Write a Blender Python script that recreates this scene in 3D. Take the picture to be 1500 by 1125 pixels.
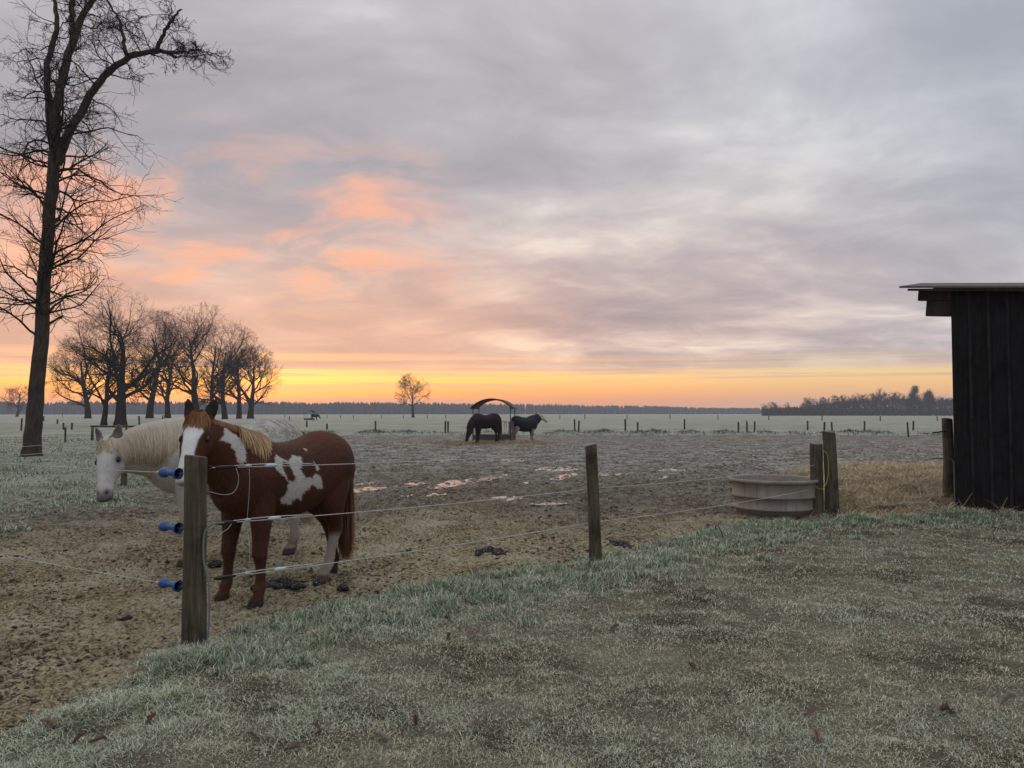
import bpy, bmesh, math, random
import numpy as np
from mathutils import Vector, Matrix
R = math.radians
for o in list(bpy.data.objects): bpy.data.objects.remove(o)
sc = bpy.context.scene
COL = sc.collection

# ------------------------------------------------------------------ camera
CAMH, FPX, PITCH = 1.6, 1127.0, R(2.16)
cd = bpy.data.cameras.new('camera'); cam = bpy.data.objects.new('camera', cd); COL.objects.link(cam)
cam.location = (0, 0, CAMH); cam.rotation_euler = (math.pi/2 + PITCH, 0, 0)
cd.sensor_width = 36.0; cd.lens = FPX/1500*36.0; cd.clip_start = 0.05; cd.clip_end = 6000
sc.camera = cam
sc.view_settings.view_transform = 'Standard'; sc.view_settings.look = 'None'
sc.view_settings.exposure = 0.0; sc.view_settings.gamma = 1.0; sc.view_settings.use_curve_mapping = False
sc.cycles.volume_bounces = 1; sc.cycles.max_bounces = 6

# ------------------------------------------------------------------ node helper
class G:
    def __init__(s, nt):
        s.nt = nt
    def n(s, t, **kw):
        nd = s.nt.nodes.new(t)
        for k, v in kw.items(): setattr(nd, k, v)
        return nd
    def put(s, sock, v):
        if v is None: return
        if isinstance(v, bpy.types.NodeSocket): s.nt.links.new(v, sock)
        elif isinstance(v, (tuple, list)) and len(v) == 3 and len(sock.default_value) == 4: sock.default_value = (*v, 1)
        else: sock.default_value = v
    def m(s, op, a, b=None, c=None, clamp=False):
        nd = s.n('ShaderNodeMath', operation=op); nd.use_clamp = clamp
        s.put(nd.inputs[0], a); s.put(nd.inputs[1], b); s.put(nd.inputs[2], c)
        return nd.outputs[0]
    def v(s, op, a, b=None):
        nd = s.n('ShaderNodeVectorMath', operation=op)
        s.put(nd.inputs[0], a); s.put(nd.inputs[1], b)
        return nd.outputs['Value'] if op in ('DOT_PRODUCT', 'LENGTH') else nd.outputs[0]
    def mix(s, f, a, b, mode='MIX'):
        nd = s.n('ShaderNodeMix', data_type='RGBA', blend_type=mode)
        s.put(nd.inputs[0], f); s.put(nd.inputs[6], a); s.put(nd.inputs[7], b)
        return nd.outputs[2]
    def ramp(s, f, stops, interp='LINEAR'):
        nd = s.n('ShaderNodeValToRGB'); cr = nd.color_ramp; cr.interpolation = interp
        while len(cr.elements) < len(stops): cr.elements.new(0.5)
        for e, (p, c) in zip(cr.elements, stops):
            e.position = p; e.color = (*c, 1) if len(c) == 3 else c
        s.put(nd.inputs[0], f); return nd.outputs[0]
    def ss(s, x, a, b, lo=0.0, hi=1.0):
        nd = s.n('ShaderNodeMapRange', interpolation_type='SMOOTHSTEP')
        s.put(nd.inputs[0], x); nd.inputs[1].default_value = a; nd.inputs[2].default_value = b
        nd.inputs[3].default_value = lo; nd.inputs[4].default_value = hi
        return nd.outputs[0]
    def noise(s, vec, scale, detail=4, rough=0.55, dist=0.0):
        nd = s.n('ShaderNodeTexNoise'); s.put(nd.inputs['Vector'], vec)
        nd.inputs['Scale'].default_value = scale; nd.inputs['Detail'].default_value = detail
        nd.inputs['Roughness'].default_value = rough; nd.inputs['Distortion'].default_value = dist
        return nd.outputs[0]
    def map(s, vec, loc=(0,0,0), scale=(1,1,1), rot=(0,0,0)):
        nd = s.n('ShaderNodeMapping'); s.put(nd.inputs[0], vec)
        nd.inputs[1].default_value = loc; nd.inputs[2].default_value = rot; nd.inputs[3].default_value = scale
        return nd.outputs[0]

# ------------------------------------------------------------------ sky: sunrise under broken cloud
SUN_AZ, SUN_EL = R(-21.0), R(3.0)          # azimuth measured from +Y towards +X
SUNV = Vector((math.sin(SUN_AZ)*math.cos(SUN_EL), math.cos(SUN_AZ)*math.cos(SUN_EL), math.sin(SUN_EL)))
W = bpy.data.worlds.new('World'); sc.world = W; W.use_nodes = True
g = G(W.node_tree); W.node_tree.nodes.clear()
D = g.n('ShaderNodeTexCoord').outputs['Generated']
sep = g.n('ShaderNodeSeparateXYZ'); g.put(sep.inputs[0], D)
dx, dy, dz = sep.outputs
e = g.m('MAXIMUM', dz, 0.0)
flat = g.n('ShaderNodeCombineXYZ'); g.put(flat.inputs[0], dx); g.put(flat.inputs[1], dy)
az = g.v('DOT_PRODUCT', g.v('NORMALIZE', flat.outputs[0]), (math.sin(SUN_AZ), math.cos(SUN_AZ), 0))
near = g.ss(az, -0.3, 1.0)                                   # 1 towards the sunrise, 0 away from it
near4 = g.m('POWER', g.m('MAXIMUM', az, 0.0), 9.0)
# clear air low down
sunward = g.ramp(e, [(0.0,(.68,.18,.035)),(.022,(.92,.29,.035)),(.045,(1.10,.53,.11)),(.075,(.92,.46,.19)),(.16,(.50,.37,.32)),(.5,(.33,.35,.40))])
side = g.ramp(e, [(0.0,(.60,.27,.15)),(.022,(.70,.35,.14)),(.05,(.76,.51,.20)),(.085,(.48,.38,.27)),(.18,(.36,.34,.34)),(.5,(.28,.31,.37))])
away = g.ramp(e, [(0.0,(0.306,0.270,0.297)),(.05,(0.342,0.306,0.324)),(.18,(0.315,0.324,0.369)),(.5,(0.252,0.297,0.369))])
clear = g.mix(g.ss(az, -.5, .6), away, side)
clear = g.mix(g.ss(az, .72, 1.0), clear, sunward)
nish = g.n('ShaderNodeTexSky', sky_type='NISHITA'); nish.sun_disc = False
nish.sun_elevation = SUN_EL; nish.sun_rotation = SUN_AZ; nish.air_density = 1.0; nish.dust_density = 2.0
clear = g.mix(.12, clear, g.mix(1.0, nish.outputs[0], (.12,.12,.12), 'MULTIPLY'))
# cloud deck as a flat layer overhead
den = g.m('ADD', e, 0.19)
pc = g.n('ShaderNodeCombineXYZ'); g.put(pc.inputs[0], g.m('DIVIDE', dx, den)); g.put(pc.inputs[1], g.m('DIVIDE', dy, den))
P = g.map(pc.outputs[0], loc=(3.1, 1.7, 0.0), rot=(0,0,R(14)), scale=(.8,1.0,1))
nA = g.noise(P, 1.15, 7, .55, .5)
nB = g.noise(g.map(P, loc=(7.3,2.2,4.0)), 2.9, 7, .58, .5)
nC = g.noise(g.map(P, loc=(1.3,9.2,8.0)), 1.0, 6, .55, .5)
nS = g.noise(g.map(D, scale=(1.6,1.6,85.0)), 1.0, 5, .6, .35)   # thin level streaks near the horizon
body = g.m('ADD', g.m('MULTIPLY', nA, .62), g.m('MULTIPLY', nB, .38))
br = g.ss(body, .32, .68)
greycl = g.ramp(br, [(0,(.255,.240,.262)),(.45,(.330,.318,.338)),(.75,(.40,.39,.40)),(1,(.51,.49,.475))])
coolcl = g.ramp(br, [(0,(.245,.262,.30)),(.45,(.305,.325,.365)),(.75,(.365,.385,.42)),(1,(.45,.47,.495))])
cl = g.mix(g.ss(az, .55, .95), coolcl, greycl)
warm = g.m('MULTIPLY', g.ss(e, .36, .03), g.ss(az, .35, 1.0))
warmc = g.ramp(br, [(0,(.30,.21,.20)),(.45,(.46,.31,.26)),(.8,(.66,.46,.34)),(1,(.85,.66,.46))])
cl = g.mix(g.m('MULTIPLY', warm, .85), cl, warmc)
# salmon undersides catching the first light
sal = g.m('MULTIPLY', g.ss(g.m('ADD', g.m('MULTIPLY', nC, .6), g.m('MULTIPLY', nB, .4)), .455, .565), g.m('MULTIPLY', g.ss(az, .945, .992), g.m('MULTIPLY', g.ss(e, .36, .26), g.ss(e, .08, .16))))
cl = g.mix(g.m('MULTIPLY', sal, .78), cl, (.74,.32,.19))
lowglow = g.m('MULTIPLY', g.ss(az, .86, .99), g.ss(e, .27, .05))
cl = g.mix(g.m('MULTIPLY', lowglow, .62), cl, (.72,.36,.20))
cov = g.ss(g.m('ADD', e, g.m('MULTIPLY', g.m('SUBTRACT', nS, .5), .05)), .042, .078)
streak = g.m('MULTIPLY', g.ss(nS, .53, .64), g.ss(e, .0, .02))
col = g.mix(g.m('MULTIPLY', streak, .42), clear, g.mix(near, (.30,.27,.28), (.50,.32,.25)))
col = g.mix(cov, col, cl)
col = g.v('SCALE', col); g.put(col.node.inputs['Scale'], g.ss(e, .30, 1.0, 1.0, 2.0))   # an overcast deck is brightest overhead
col = g.mix(g.ss(dz, -.02, 0.0), (.12,.11,.10), col)
bg = g.n('ShaderNodeBackground'); g.put(bg.inputs[0], col); bg.inputs[1].default_value = 1.5
out = g.n('ShaderNodeOutputWorld'); W.node_tree.links.new(bg.outputs[0], out.inputs[0])

# ------------------------------------------------------------------ weak sun behind the oaks, spread wide by the cloud
sd = bpy.data.lights.new('sun', 'SUN'); sd.energy = 0.5; sd.angle = R(12); sd.color = (1.0, .62, .34)
sun = bpy.data.objects.new('sun', sd); COL.objects.link(sun)
sun.rotation_euler = SUNV.to_track_quat('Z', 'Y').to_euler()

# ------------------------------------------------------------------ pixel <-> place
def ray(px, py):
    x, y = (px-750)/FPX, -(py-562.5)/FPX
    return np.array([x, math.cos(PITCH)-y*math.sin(PITCH), math.sin(PITCH)+y*math.cos(PITCH)])
def gnd(px, py):                     # where the view through a pixel meets the ground
    d = ray(px, py); t = -CAMH/d[2]
    return np.array([d[0]*t, d[1]*t])
def at(px, py, dist):                # point on the ray at depth dist (metres along +Y)
    d = ray(px, py); t = dist/d[1]
    return np.array([d[0]*t, dist, CAMH+d[2]*t])
def project(Pw):
    Pw = np.asarray(Pw, float); q = Pw - np.array([0, 0, CAMH])
    f = q[:, 1]*math.cos(PITCH)+q[:, 2]*math.sin(PITCH); u = -q[:, 1]*math.sin(PITCH)+q[:, 2]*math.cos(PITCH)
    return np.stack([750+FPX*q[:, 0]/f, 562.5-FPX*u/f], 1)

# ------------------------------------------------------------------ numpy noise
def _h(ix, iy, s):
    n = (ix.astype(np.int64)*374761393 + iy.astype(np.int64)*668265263 + s*974634777) & 0x7fffffff
    n = ((n ^ (n >> 13))*1274126177) & 0x7fffffff
    return ((n ^ (n >> 16)) & 0xffff)/65535.0
def vnoise(x, y, s=0):
    ix, iy = np.floor(x), np.floor(y); fx, fy = x-ix, y-iy
    u, w = fx*fx*fx*(fx*(fx*6-15)+10), fy*fy*fy*(fy*(fy*6-15)+10)
    def gr(ax, ay):
        a = _h(ix+ax, iy+ay, s)*2*np.pi
        return np.cos(a)*(fx-ax)+np.sin(a)*(fy-ay)
    a, b, c, d = gr(0,0), gr(1,0), gr(0,1), gr(1,1)
    return 1.41*((a*(1-u)+b*u)*(1-w)+(c*(1-u)+d*u)*w)       # about -1..1
def fbm(x, y, oct=4, s=0, gain=.5):
    r, a, f, t = 0, 1.0, 1.0, 0
    for k in range(oct):
        r = r+a*vnoise(x*f, y*f, s+k*17); t += a; a *= gain; f *= 2.03
    return r/t
def sst(a, b, x):
    t = np.clip((x-a)/(b-a), 0, 1); return t*t*(3-2*t)
def sdf_poly(x, y, poly):            # signed distance, positive inside
    poly = np.asarray(poly, float); d = np.full(x.shape, 1e9); ins = np.zeros(x.shape, bool)
    for (x0, y0), (x1, y1) in zip(poly, np.roll(poly, -1, 0)):
        ex, ey = x1-x0, y1-y0; wx, wy = x-x0, y-y0
        t = np.clip((wx*ex+wy*ey)/(ex*ex+ey*ey+1e-12), 0, 1)
        d = np.minimum(d, (wx-ex*t)**2+(wy-ey*t)**2)
        c = (y0 <= y) != (y1 <= y)
        with np.errstate(divide='ignore', invalid='ignore'):
            xi = x0+(y-y0)/(ey if ey else 1e-12)*ex
        ins ^= c & (x < xi)
    return np.where(ins, 1, -1)*np.sqrt(d)

# ------------------------------------------------------------------ mesh helpers
def mesh_np(name, V, F, smooth=False):
    """V (n,3); F (m,k) one face size, or a list of such arrays"""
    me = bpy.data.meshes.new(name); V = np.asarray(V, np.float32)
    Fs = [np.asarray(f, np.int32) for f in (F if isinstance(F, list) else [F]) if len(f)]
    me.vertices.add(len(V)); me.vertices.foreach_set('co', V.ravel())
    tot = sum(f.size for f in Fs); nf = sum(len(f) for f in Fs)
    me.loops.add(tot); me.polygons.add(nf)
    me.loops.foreach_set('vertex_index', np.concatenate([f.ravel() for f in Fs]))
    ls = []; o = 0
    for f in Fs:
        ls.append(o+np.arange(len(f))*f.shape[1]); o += f.size
    me.polygons.foreach_set('loop_start', np.concatenate(ls).astype(np.int32))
    if smooth: me.polygons.foreach_set('use_smooth', np.ones(nf, bool))
    me.update(calc_edges=True); me.validate(); return me
def link(name, me, mat=None, parent=None, loc=None, rz=None, **props):
    o = bpy.data.objects.new(name, me); COL.objects.link(o)
    if mat is not None and me is not None and not me.materials: me.materials.append(mat)
    if parent is not None: o.parent = parent
    if loc is not None: o.location = loc
    if rz is not None: o.rotation_euler = (0, 0, rz)
    for k, v in props.items(): o[k] = v
    return o
def thing(name, label, cat, loc=(0,0,0), rz=0, group=None, me=None, mat=None):
    o = link(name, me, mat, None, loc, rz, label=label, category=cat)
    if group: o['group'] = group
    return o
def attr_col(me, name, arr):         # per-vertex colour attribute
    a = me.color_attributes.new(name, 'FLOAT_COLOR', 'POINT')
    c = np.ones((len(me.vertices), 4), np.float32); c[:, :arr.shape[1]] = arr
    a.data.foreach_set('color', c.ravel())
def bm_mesh(bm, name, smooth=False):
    me = bpy.data.meshes.new(name); bm.normal_update(); bm.to_mesh(me); bm.free()
    if smooth: me.polygons.foreach_set('use_smooth', np.ones(len(me.polygons), bool))
    return me
def bx(bm, x0, x1, y0, y1, z0, z1, M=None, bevel=0):
    r = bmesh.ops.create_cube(bm, size=1)['verts']
    for v in r:
        v.co = Vector(((x0+x1)/2+v.co.x*(x1-x0), (y0+y1)/2+v.co.y*(y1-y0), (z0+z1)/2+v.co.z*(z1-z0)))
    if bevel:
        ed = list({ed for v in r for ed in v.link_edges})
        res = bmesh.ops.bevel(bm, geom=ed, offset=bevel, segments=1, affect='EDGES'); r = list(set(res['verts']) | {v for v in r if v.is_valid})
    if M is not None: bmesh.ops.transform(bm, matrix=M, verts=[v for v in r if v.is_valid])
def tubes(lines, radii, sides):
    """many polylines of tapered tubes, batched. returns V, quads"""
    groups = {}
    for i, l in enumerate(lines): groups.setdefault((len(l), sides if isinstance(sides, int) else sides[i]), []).append(i)
    Vs, Fs, base = [], [], 0
    for (k, sd_), idx in groups.items():
        Pn = np.array([lines[i] for i in idx], float); Rn = np.array([radii[i] for i in idx], float); m_ = len(idx)
        T = np.gradient(Pn, axis=1); T /= np.linalg.norm(T, axis=2, keepdims=True)+1e-9
        ax = Pn[:, -1]-Pn[:, 0]
        ref = np.where((np.abs(ax[:, 2:3]) > .8*np.linalg.norm(ax, axis=1, keepdims=True)), np.array([[1., 0, 0]]), np.array([[0, 0, 1.]]))
        A = np.cross(T, ref[:, None, :]); A /= np.linalg.norm(A, axis=2, keepdims=True)+1e-9
        B = np.cross(T, A)
        th = np.arange(sd_)/sd_*2*np.pi
        ring = Pn[:, :, None, :]+Rn[:, :, None, None]*(np.cos(th)[None, None, :, None]*A[:, :, None, :]+np.sin(th)[None, None, :, None]*B[:, :, None, :])
        Vs.append(ring.reshape(-1, 3))
        i0 = base+(np.arange(m_)[:, None, None]*k+np.arange(k-1)[None, :, None])*sd_
        j = np.arange(sd_)[None, None, :]; j2 = (j+1) % sd_
        Fs.append(np.stack([i0+j, i0+j2, i0+sd_+j2, i0+sd_+j], -1).reshape(-1, 4)); base += m_*k*sd_
    return np.concatenate(Vs), np.concatenate(Fs)
def tube_mesh(name, line, rad, sides=8):
    line = np.asarray(line, float); rad = np.broadcast_to(np.asarray(rad, float), (len(line),))
    V, F = tubes([line], [rad], sides); k = len(line)
    return mesh_np(name, V, [F, np.arange(sides)[None, ::-1], ((k-1)*sides+np.arange(sides))[None]], True)
def lathe(name, prof, seg=32, smooth=True, cap=True):
    prof = np.asarray(prof, float); th = np.arange(seg)/seg*2*np.pi
    V = np.stack([prof[:, 0][:, None]*np.cos(th), prof[:, 0][:, None]*np.sin(th), np.repeat(prof[:, 1][:, None], seg, 1)], -1).reshape(-1, 3)
    k = len(prof); i = np.arange(k-1)[:, None]*seg; j = np.arange(seg)[None]; j2 = (j+1) % seg
    F = np.stack([i+j, i+j2, i+seg+j2, i+seg+j], -1).reshape(-1, 4)
    caps = [F] + ([np.arange(seg)[None, ::-1], ((k-1)*seg+np.arange(seg))[None]] if cap else [])
    return mesh_np(name, V, caps, smooth)

# ------------------------------------------------------------------ materials
MATS = {}
def mat(name, build=None, color=(.5,.5,.5), rough=.8, spec=.3, metal=0.0):
    if name in MATS: return MATS[name]
    m_ = bpy.data.materials.new(name); m_.use_nodes = True; q = G(m_.node_tree)
    b = m_.node_tree.nodes['Principled BSDF']; b.inputs['Roughness'].default_value = rough
    b.inputs['Specular IOR Level'].default_value = spec; b.inputs['Metallic'].default_value = metal
    b.inputs['Base Color'].default_value = (*color, 1)
    if build: build(q, b)
    MATS[name] = m_; return m_
def bump(q, b, h, strength=.5, dist=.02):
    nd = q.n('ShaderNodeBump'); nd.inputs['Strength'].default_value = strength; nd.inputs['Distance'].default_value = dist
    q.put(nd.inputs['Height'], h); q.put(b.inputs['Normal'], nd.outputs[0])
def oc(q): return q.n('ShaderNodeTexCoord').outputs['Object']
def wp(q): return q.n('ShaderNodeNewGeometry').outputs['Position']
def rnd(q): return q.n('ShaderNodeObjectInfo').outputs['Random']

def _wood(c1, c2, moss=0.0, frost=0.0):
    def f(q, b):
        o = q.v('ADD', oc(q), q.v('MULTIPLY', (31.7, 12.3, 5.1), rnd(q)))
        gr = q.noise(q.map(o, scale=(1,1,.06)), 42, 5, .6, .4); pt = q.noise(o, 3.5, 4, .6)
        c = q.ramp(gr, [(.25, c1), (.5, tuple((x+y)/2 for x, y in zip(c1, c2))), (.72, c2)])
        c = q.mix(q.m('MULTIPLY', q.ss(pt, .45, .7), .6), c, tuple(x*.45 for x in c1))
        if moss: c = q.mix(q.m('MULTIPLY', q.ss(q.noise(o, 9, 4), .48, .66), moss), c, (.075,.085,.03))
        if frost:
            nz = q.n('ShaderNodeSeparateXYZ'); q.put(nz.inputs[0], q.n('ShaderNodeNewGeometry').outputs['Normal'])
            c = q.mix(q.m('MULTIPLY', q.ss(nz.outputs[2], .4, .95), frost), c, (.42,.44,.45))
        q.put(b.inputs['Base Color'], c); bump(q, b, gr, .7, .012)
    return f
def M_post(): return mat('weathered_post', _wood((.022,.016,.011), (.150,.115,.078), .5, .35), rough=.9)
def M_farpost(): return mat('far_post', _wood((.035,.027,.020), (.09,.07,.05), 0, .2), rough=.9)
def M_shed(): return mat('dark_boards', _wood((.005,.0042,.0045), (.021,.0175,.018)), rough=.85, spec=.15)
def M_beam(): return mat('roof_timber', _wood((.025,.015,.010), (.065,.040,.026)), rough=.85)
def _bark(q, b):
    o = wp(q); n1 = q.noise(q.map(o, scale=(1,1,.22)), 9, 5, .65, .3)
    q.put(b.inputs['Base Color'], q.ramp(n1, [(.3,(.010,.0075,.006)),(.55,(.028,.021,.016)),(.75,(.055,.042,.030))])); bump(q, b, n1, .8, .05)
def M_bark(): return mat('oak_bark', _bark, rough=.95, spec=.1)

# ------------------------------------------------------------------ ground: one sheet, paddock mud, sand, frosty turf
EDGE = [gnd(*p) for p in [(0,1075),(110,1022),(190,992),(222,962),(262,942),(330,932),(420,906),(560,872),(700,846),(830,826),(950,803),(1040,778),(1100,768),(1200,762),(1390,756),(1500,756)]]
FRONT = [(-3.4,-12),(-2.9,1.0)] + [tuple(p) for p in EDGE] + [(30,13),(30,-12)]
LEFTG = [tuple(gnd(*p)) for p in [(-500,800),(0,772),(110,742),(220,706),(262,680),(300,662),(360,648),(420,641)]] + [(-30,70),(-140,70),(-140,8)]
STRAW = [tuple(gnd(*p)) for p in [(1222,757),(1226,712),(1180,690),(1270,681),(1400,681),(1480,690)]] + [(11,14.5),(8.2,12.7),(7.2,12.1)]
FEEDC = np.array([*gnd(722, 651)])
def masks(x, y):
    wx = x+.22*fbm(x*1.3, y*1.3, 3, 5); wy = y+.22*fbm(x*1.3, y*1.3, 3, 9)
    fr = sdf_poly(wx, wy, FRONT); d = np.hypot(x, y)
    front = sst(-.10, .16, fr)
    wl = 1.0+d*.03
    lf = sdf_poly(x+wl*fbm(x*.35, y*.35, 3, 21), y+wl*fbm(x*.35, y*.35, 3, 25), LEFTG)
    left = sst(-1.6, 1.6, lf)*(1-front)
    edge_far = 57+5*fbm(x*.05, y*.05, 2, 33)
    far = sst(-1.5, 2.5, y-edge_far)*(y > 20)*(1-.9*sst(.3, .8, np.exp(-((y-128-.05*x)/4.0)**2)*sst(-30,-45,x)*sst(-130,-110,x)))
    straw = sst(-.9, .6, sdf_poly(x+1.3*fbm(x*.6, y*.6, 4, 41), y+1.6*fbm(x*.6, y*.6, 4, 45), STRAW))
    straw = np.maximum(straw, sst(.25, .6, np.exp(-((x-5.5)/.6)**2-((y-12.4)/.5)**2)))
    fd = np.hypot((x-FEEDC[0])/3.6, (y-FEEDC[1])/2.1)+.5*fbm(x*.6, y*.6, 3, 47)
    hay = sst(1.15, .65, fd)
    sand = sst(14.5, 9.0, d+3.2*fbm(x*.45, y*.45, 3, 51))*(1-front)*(1-left)
    return front, left, far, straw, hay, sand, fr
def hoofprints(x, y, cell=.24, seed=5):
    h = np.zeros_like(x); gx, gy = np.floor(x/cell), np.floor(y/cell)
    for ax in (-1, 0, 1):
        for ay in (-1, 0, 1):
            cx, cy = gx+ax, gy+ay; px, py = (cx+_h(cx, cy, seed))*cell, (cy+_h(cx, cy, seed+1))*cell; on = _h(cx, cy, seed+2) < .62
            d = np.hypot(x-px, y-py)/(.055+.03*_h(cx, cy, seed+3)); h += on*(-.030*sst(1.0, .55, d)+.010*np.exp(-((d-1.25)/.3)**2))
    return h
def height(x, y):
    x = np.asarray(x, float); y = np.asarray(y, float); d = np.hypot(x, y)
    front, left, far, straw, hay, sand, fr = masks(x, y)
    grass = np.clip(front+left+far, 0, 1)
    near = sst(70, 25, d)
    mud = near*(1-grass)*(1-.5*straw)
    rough = .75+.45*sst(7, 15, d)
    h = mud*rough*(.030*fbm(x*1.7, y*1.7, 3, 61)+.070*(.3-np.abs(fbm(x*3.4, y*3.4, 3, 65)))+.050*fbm(x*7.5, y*7.5, 3, 69))+mud*hoofprints(x, y)*sst(26, 16, d)
    h = h + front*(.035*fbm(x*1.2, y*1.2, 3, 71)+.022*fbm(x*4.5, y*4.5, 3, 75)) + np.exp(-((fr-.45)/.5)**2)*sst(-.2,.1,fr)*(y > 2.5)*(.025+.07*fbm(x*2.1, y*2.1, 3, 73))
    h = h + left*near*(.08*fbm(x*.9, y*.9, 3, 81)+.05*np.abs(fbm(x*2.3, y*2.3, 2, 85)))
    h = h + straw*(.07+.24*fbm(x*1.3, y*1.3, 3, 91)+.08*fbm(x*5, y*5, 2, 95))*sst(30,20,d)+.24*np.exp(-((x-5.45)/.36)**2-((y-12.45)/.3)**2)*(1+.5*fbm(x*4,y*4,2,96))
    h = h + hay*(.06+.13*np.clip(fbm(x*1.1, y*1.1, 3, 97)+.2, 0, 1))
    berm = np.exp(-((y-56-3*fbm(x*.05, x*0, 2, 33))/.9)**2)*(.10+.34*np.clip(fbm(x*.55, y*.4, 3, 99)+.25, 0, 1))*sst(-24,-18,x)*(1-sst(26,34,x))
    bank = np.exp(-((y-128-.05*x)/4.0)**2)*.75*sst(-30,-45,x)*sst(-130,-110,x)
    return h + berm + bank + far*sst(400,60,d)*.05*fbm(x*.3, y*.3, 2, 101)
def hz(x, y): return float(height(np.array([x]), np.array([y]))[0])

def build_ground():
    a1 = np.radians(np.linspace(-47, 47, 700)); a2 = np.radians(np.linspace(47, 313, 110))[1:-1]
    A = np.concatenate([a1, a2]); nA = len(A)
    r = np.concatenate([np.geomspace(.6, 2.6, 12)[:-1], np.geomspace(2.6, 75, 470)[:-1], np.geomspace(75, 1500, 75)]); nR = len(r)
    RR, AA = np.meshgrid(r, A, indexing='ij'); x = (RR*np.sin(AA)).ravel(); y = (RR*np.cos(AA)).ravel()
    z = height(x, y)
    V = np.concatenate([np.stack([x, y, z], 1), [[0, 0, 0]]])
    i = np.arange(nR-1)[:, None]*nA; j = np.arange(nA)[None]; j2 = (j+1) % nA
    F = np.stack([i+j, i+nA+j, i+nA+j2, i+j2], -1).reshape(-1, 4)
    T = np.stack([np.full(nA, nR*nA), np.arange(nA), (np.arange(nA)+1) % nA], 1)
    me = mesh_np('ground', V, [F[:, ::-1], T[:, ::-1]], True)
    if me.polygons[0].normal.z < 0: me.flip_normals()
    x, y = V[:, 0], V[:, 1]
    front, left, far, straw, hay, sand, fr = masks(x, y)
    attr_col(me, 'cover', np.stack([front, np.clip(left+far, 0, 1), sand], 1))
    attr_col(me, 'cover2', np.stack([np.clip(straw+hay*.85, 0, 1), sst(13, 27, np.hypot(x, y)+6*fbm(x*.3, y*.3, 3, 111)), np.clip(V[:, 2]*6+.5, 0, 1)], 1))
    return me
def _ground(q, b):
    p = wp(q)
    def ca(nm):
        a = q.n('ShaderNodeAttribute', attribute_name=nm); s_ = q.n('ShaderNodeSeparateColor'); q.put(s_.inputs[0], a.outputs['Color']); return s_.outputs
    front, grass, sand = ca('cover'); straw, dist, hgt = ca('cover2')
    n1 = q.noise(p, 1.1, 5, .6); n2 = q.noise(p, 7, 5, .65); n3 = q.noise(p, 38, 4, .7); n4 = q.noise(p, 160, 3, .7)
    n0 = q.noise(p, .35, 4, .6)
    n5 = q.noise(p, 19, 5, .75)
    fine = q.m('ADD', q.m('MULTIPLY', n5, .6), q.m('MULTIPLY', n3, .4))
    mud = q.ramp(q.m('ADD', q.m('MULTIPLY', fine, .6), q.m('MULTIPLY', n2, .4)), [(.39,(.024,.018,.012)),(.48,(.105,.082,.054)),(.56,(.215,.175,.118)),(.66,(.33,.285,.205))])
    sandc = q.ramp(q.m('ADD', q.m('MULTIPLY', fine, .72), q.m('MULTIPLY', n1, .28)), [(.40,(.040,.029,.017)),(.465,(.205,.160,.086)),(.53,(.38,.31,.175)),(.62,(.53,.455,.29))])
    tn = q.m('ADD', q.m('MULTIPLY', n1, .6), q.m('MULTIPLY', n3, .4))
    turf = q.ramp(tn, [(.38,(.045,.038,.026)),(.47,(.120,.106,.070)),(.56,(.215,.20,.14)),(.68,(.34,.32,.245))])
    field = q.ramp(q.m('ADD', q.m('MULTIPLY', n2, .35), q.m('ADD', q.m('MULTIPLY', n0, .40), q.m('MULTIPLY', q.noise(q.map(p, scale=(.05,.16,1)), 1.0, 5, .6), .25))), [(.38,(.17,.175,.125)),(.5,(.29,.295,.23)),(.62,(.42,.42,.35))])
    strawc = q.ramp(q.m('ADD', q.m('MULTIPLY', n3, .5), q.m('MULTIPLY', n2, .5)), [(.34,(.10,.068,.038)),(.5,(.31,.23,.13)),(.66,(.52,.41,.26))])
    c = q.mix(sand, mud, sandc)
    # rime on the clods
    fm = q.m('ADD', q.m('MULTIPLY', n2, .45), q.m('ADD', q.m('MULTIPLY', n3, .35), q.m('MULTIPLY', hgt, .30)))
    frost = q.m('MULTIPLY', q.ss(q.m('ADD', fm, q.m('MULTIPLY', q.m('SUBTRACT', n1, .5), .5)), .50, .66), q.m('ADD', .16, q.m('MULTIPLY', dist, .52)))
    c = q.mix(frost, c, (.44,.44,.40))
    c = q.mix(q.m('MULTIPLY', grass, q.ss(q.m('ADD', n2, q.m('MULTIPLY', dist, .25)), .38, .62)), c, field)
    c = q.mix(front, c, turf)
    c = q.mix(straw, c, strawc)
    q.put(b.inputs['Base Color'], c)
    bump(q, b, q.m('ADD', q.m('MULTIPLY', n5, 1.6), q.m('ADD', n3, q.m('MULTIPLY', n4, .4))), .8, .03)
gm = build_ground()
link('ground', gm, mat('ground', _ground, rough=.95, spec=.12), kind='structure')

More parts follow.
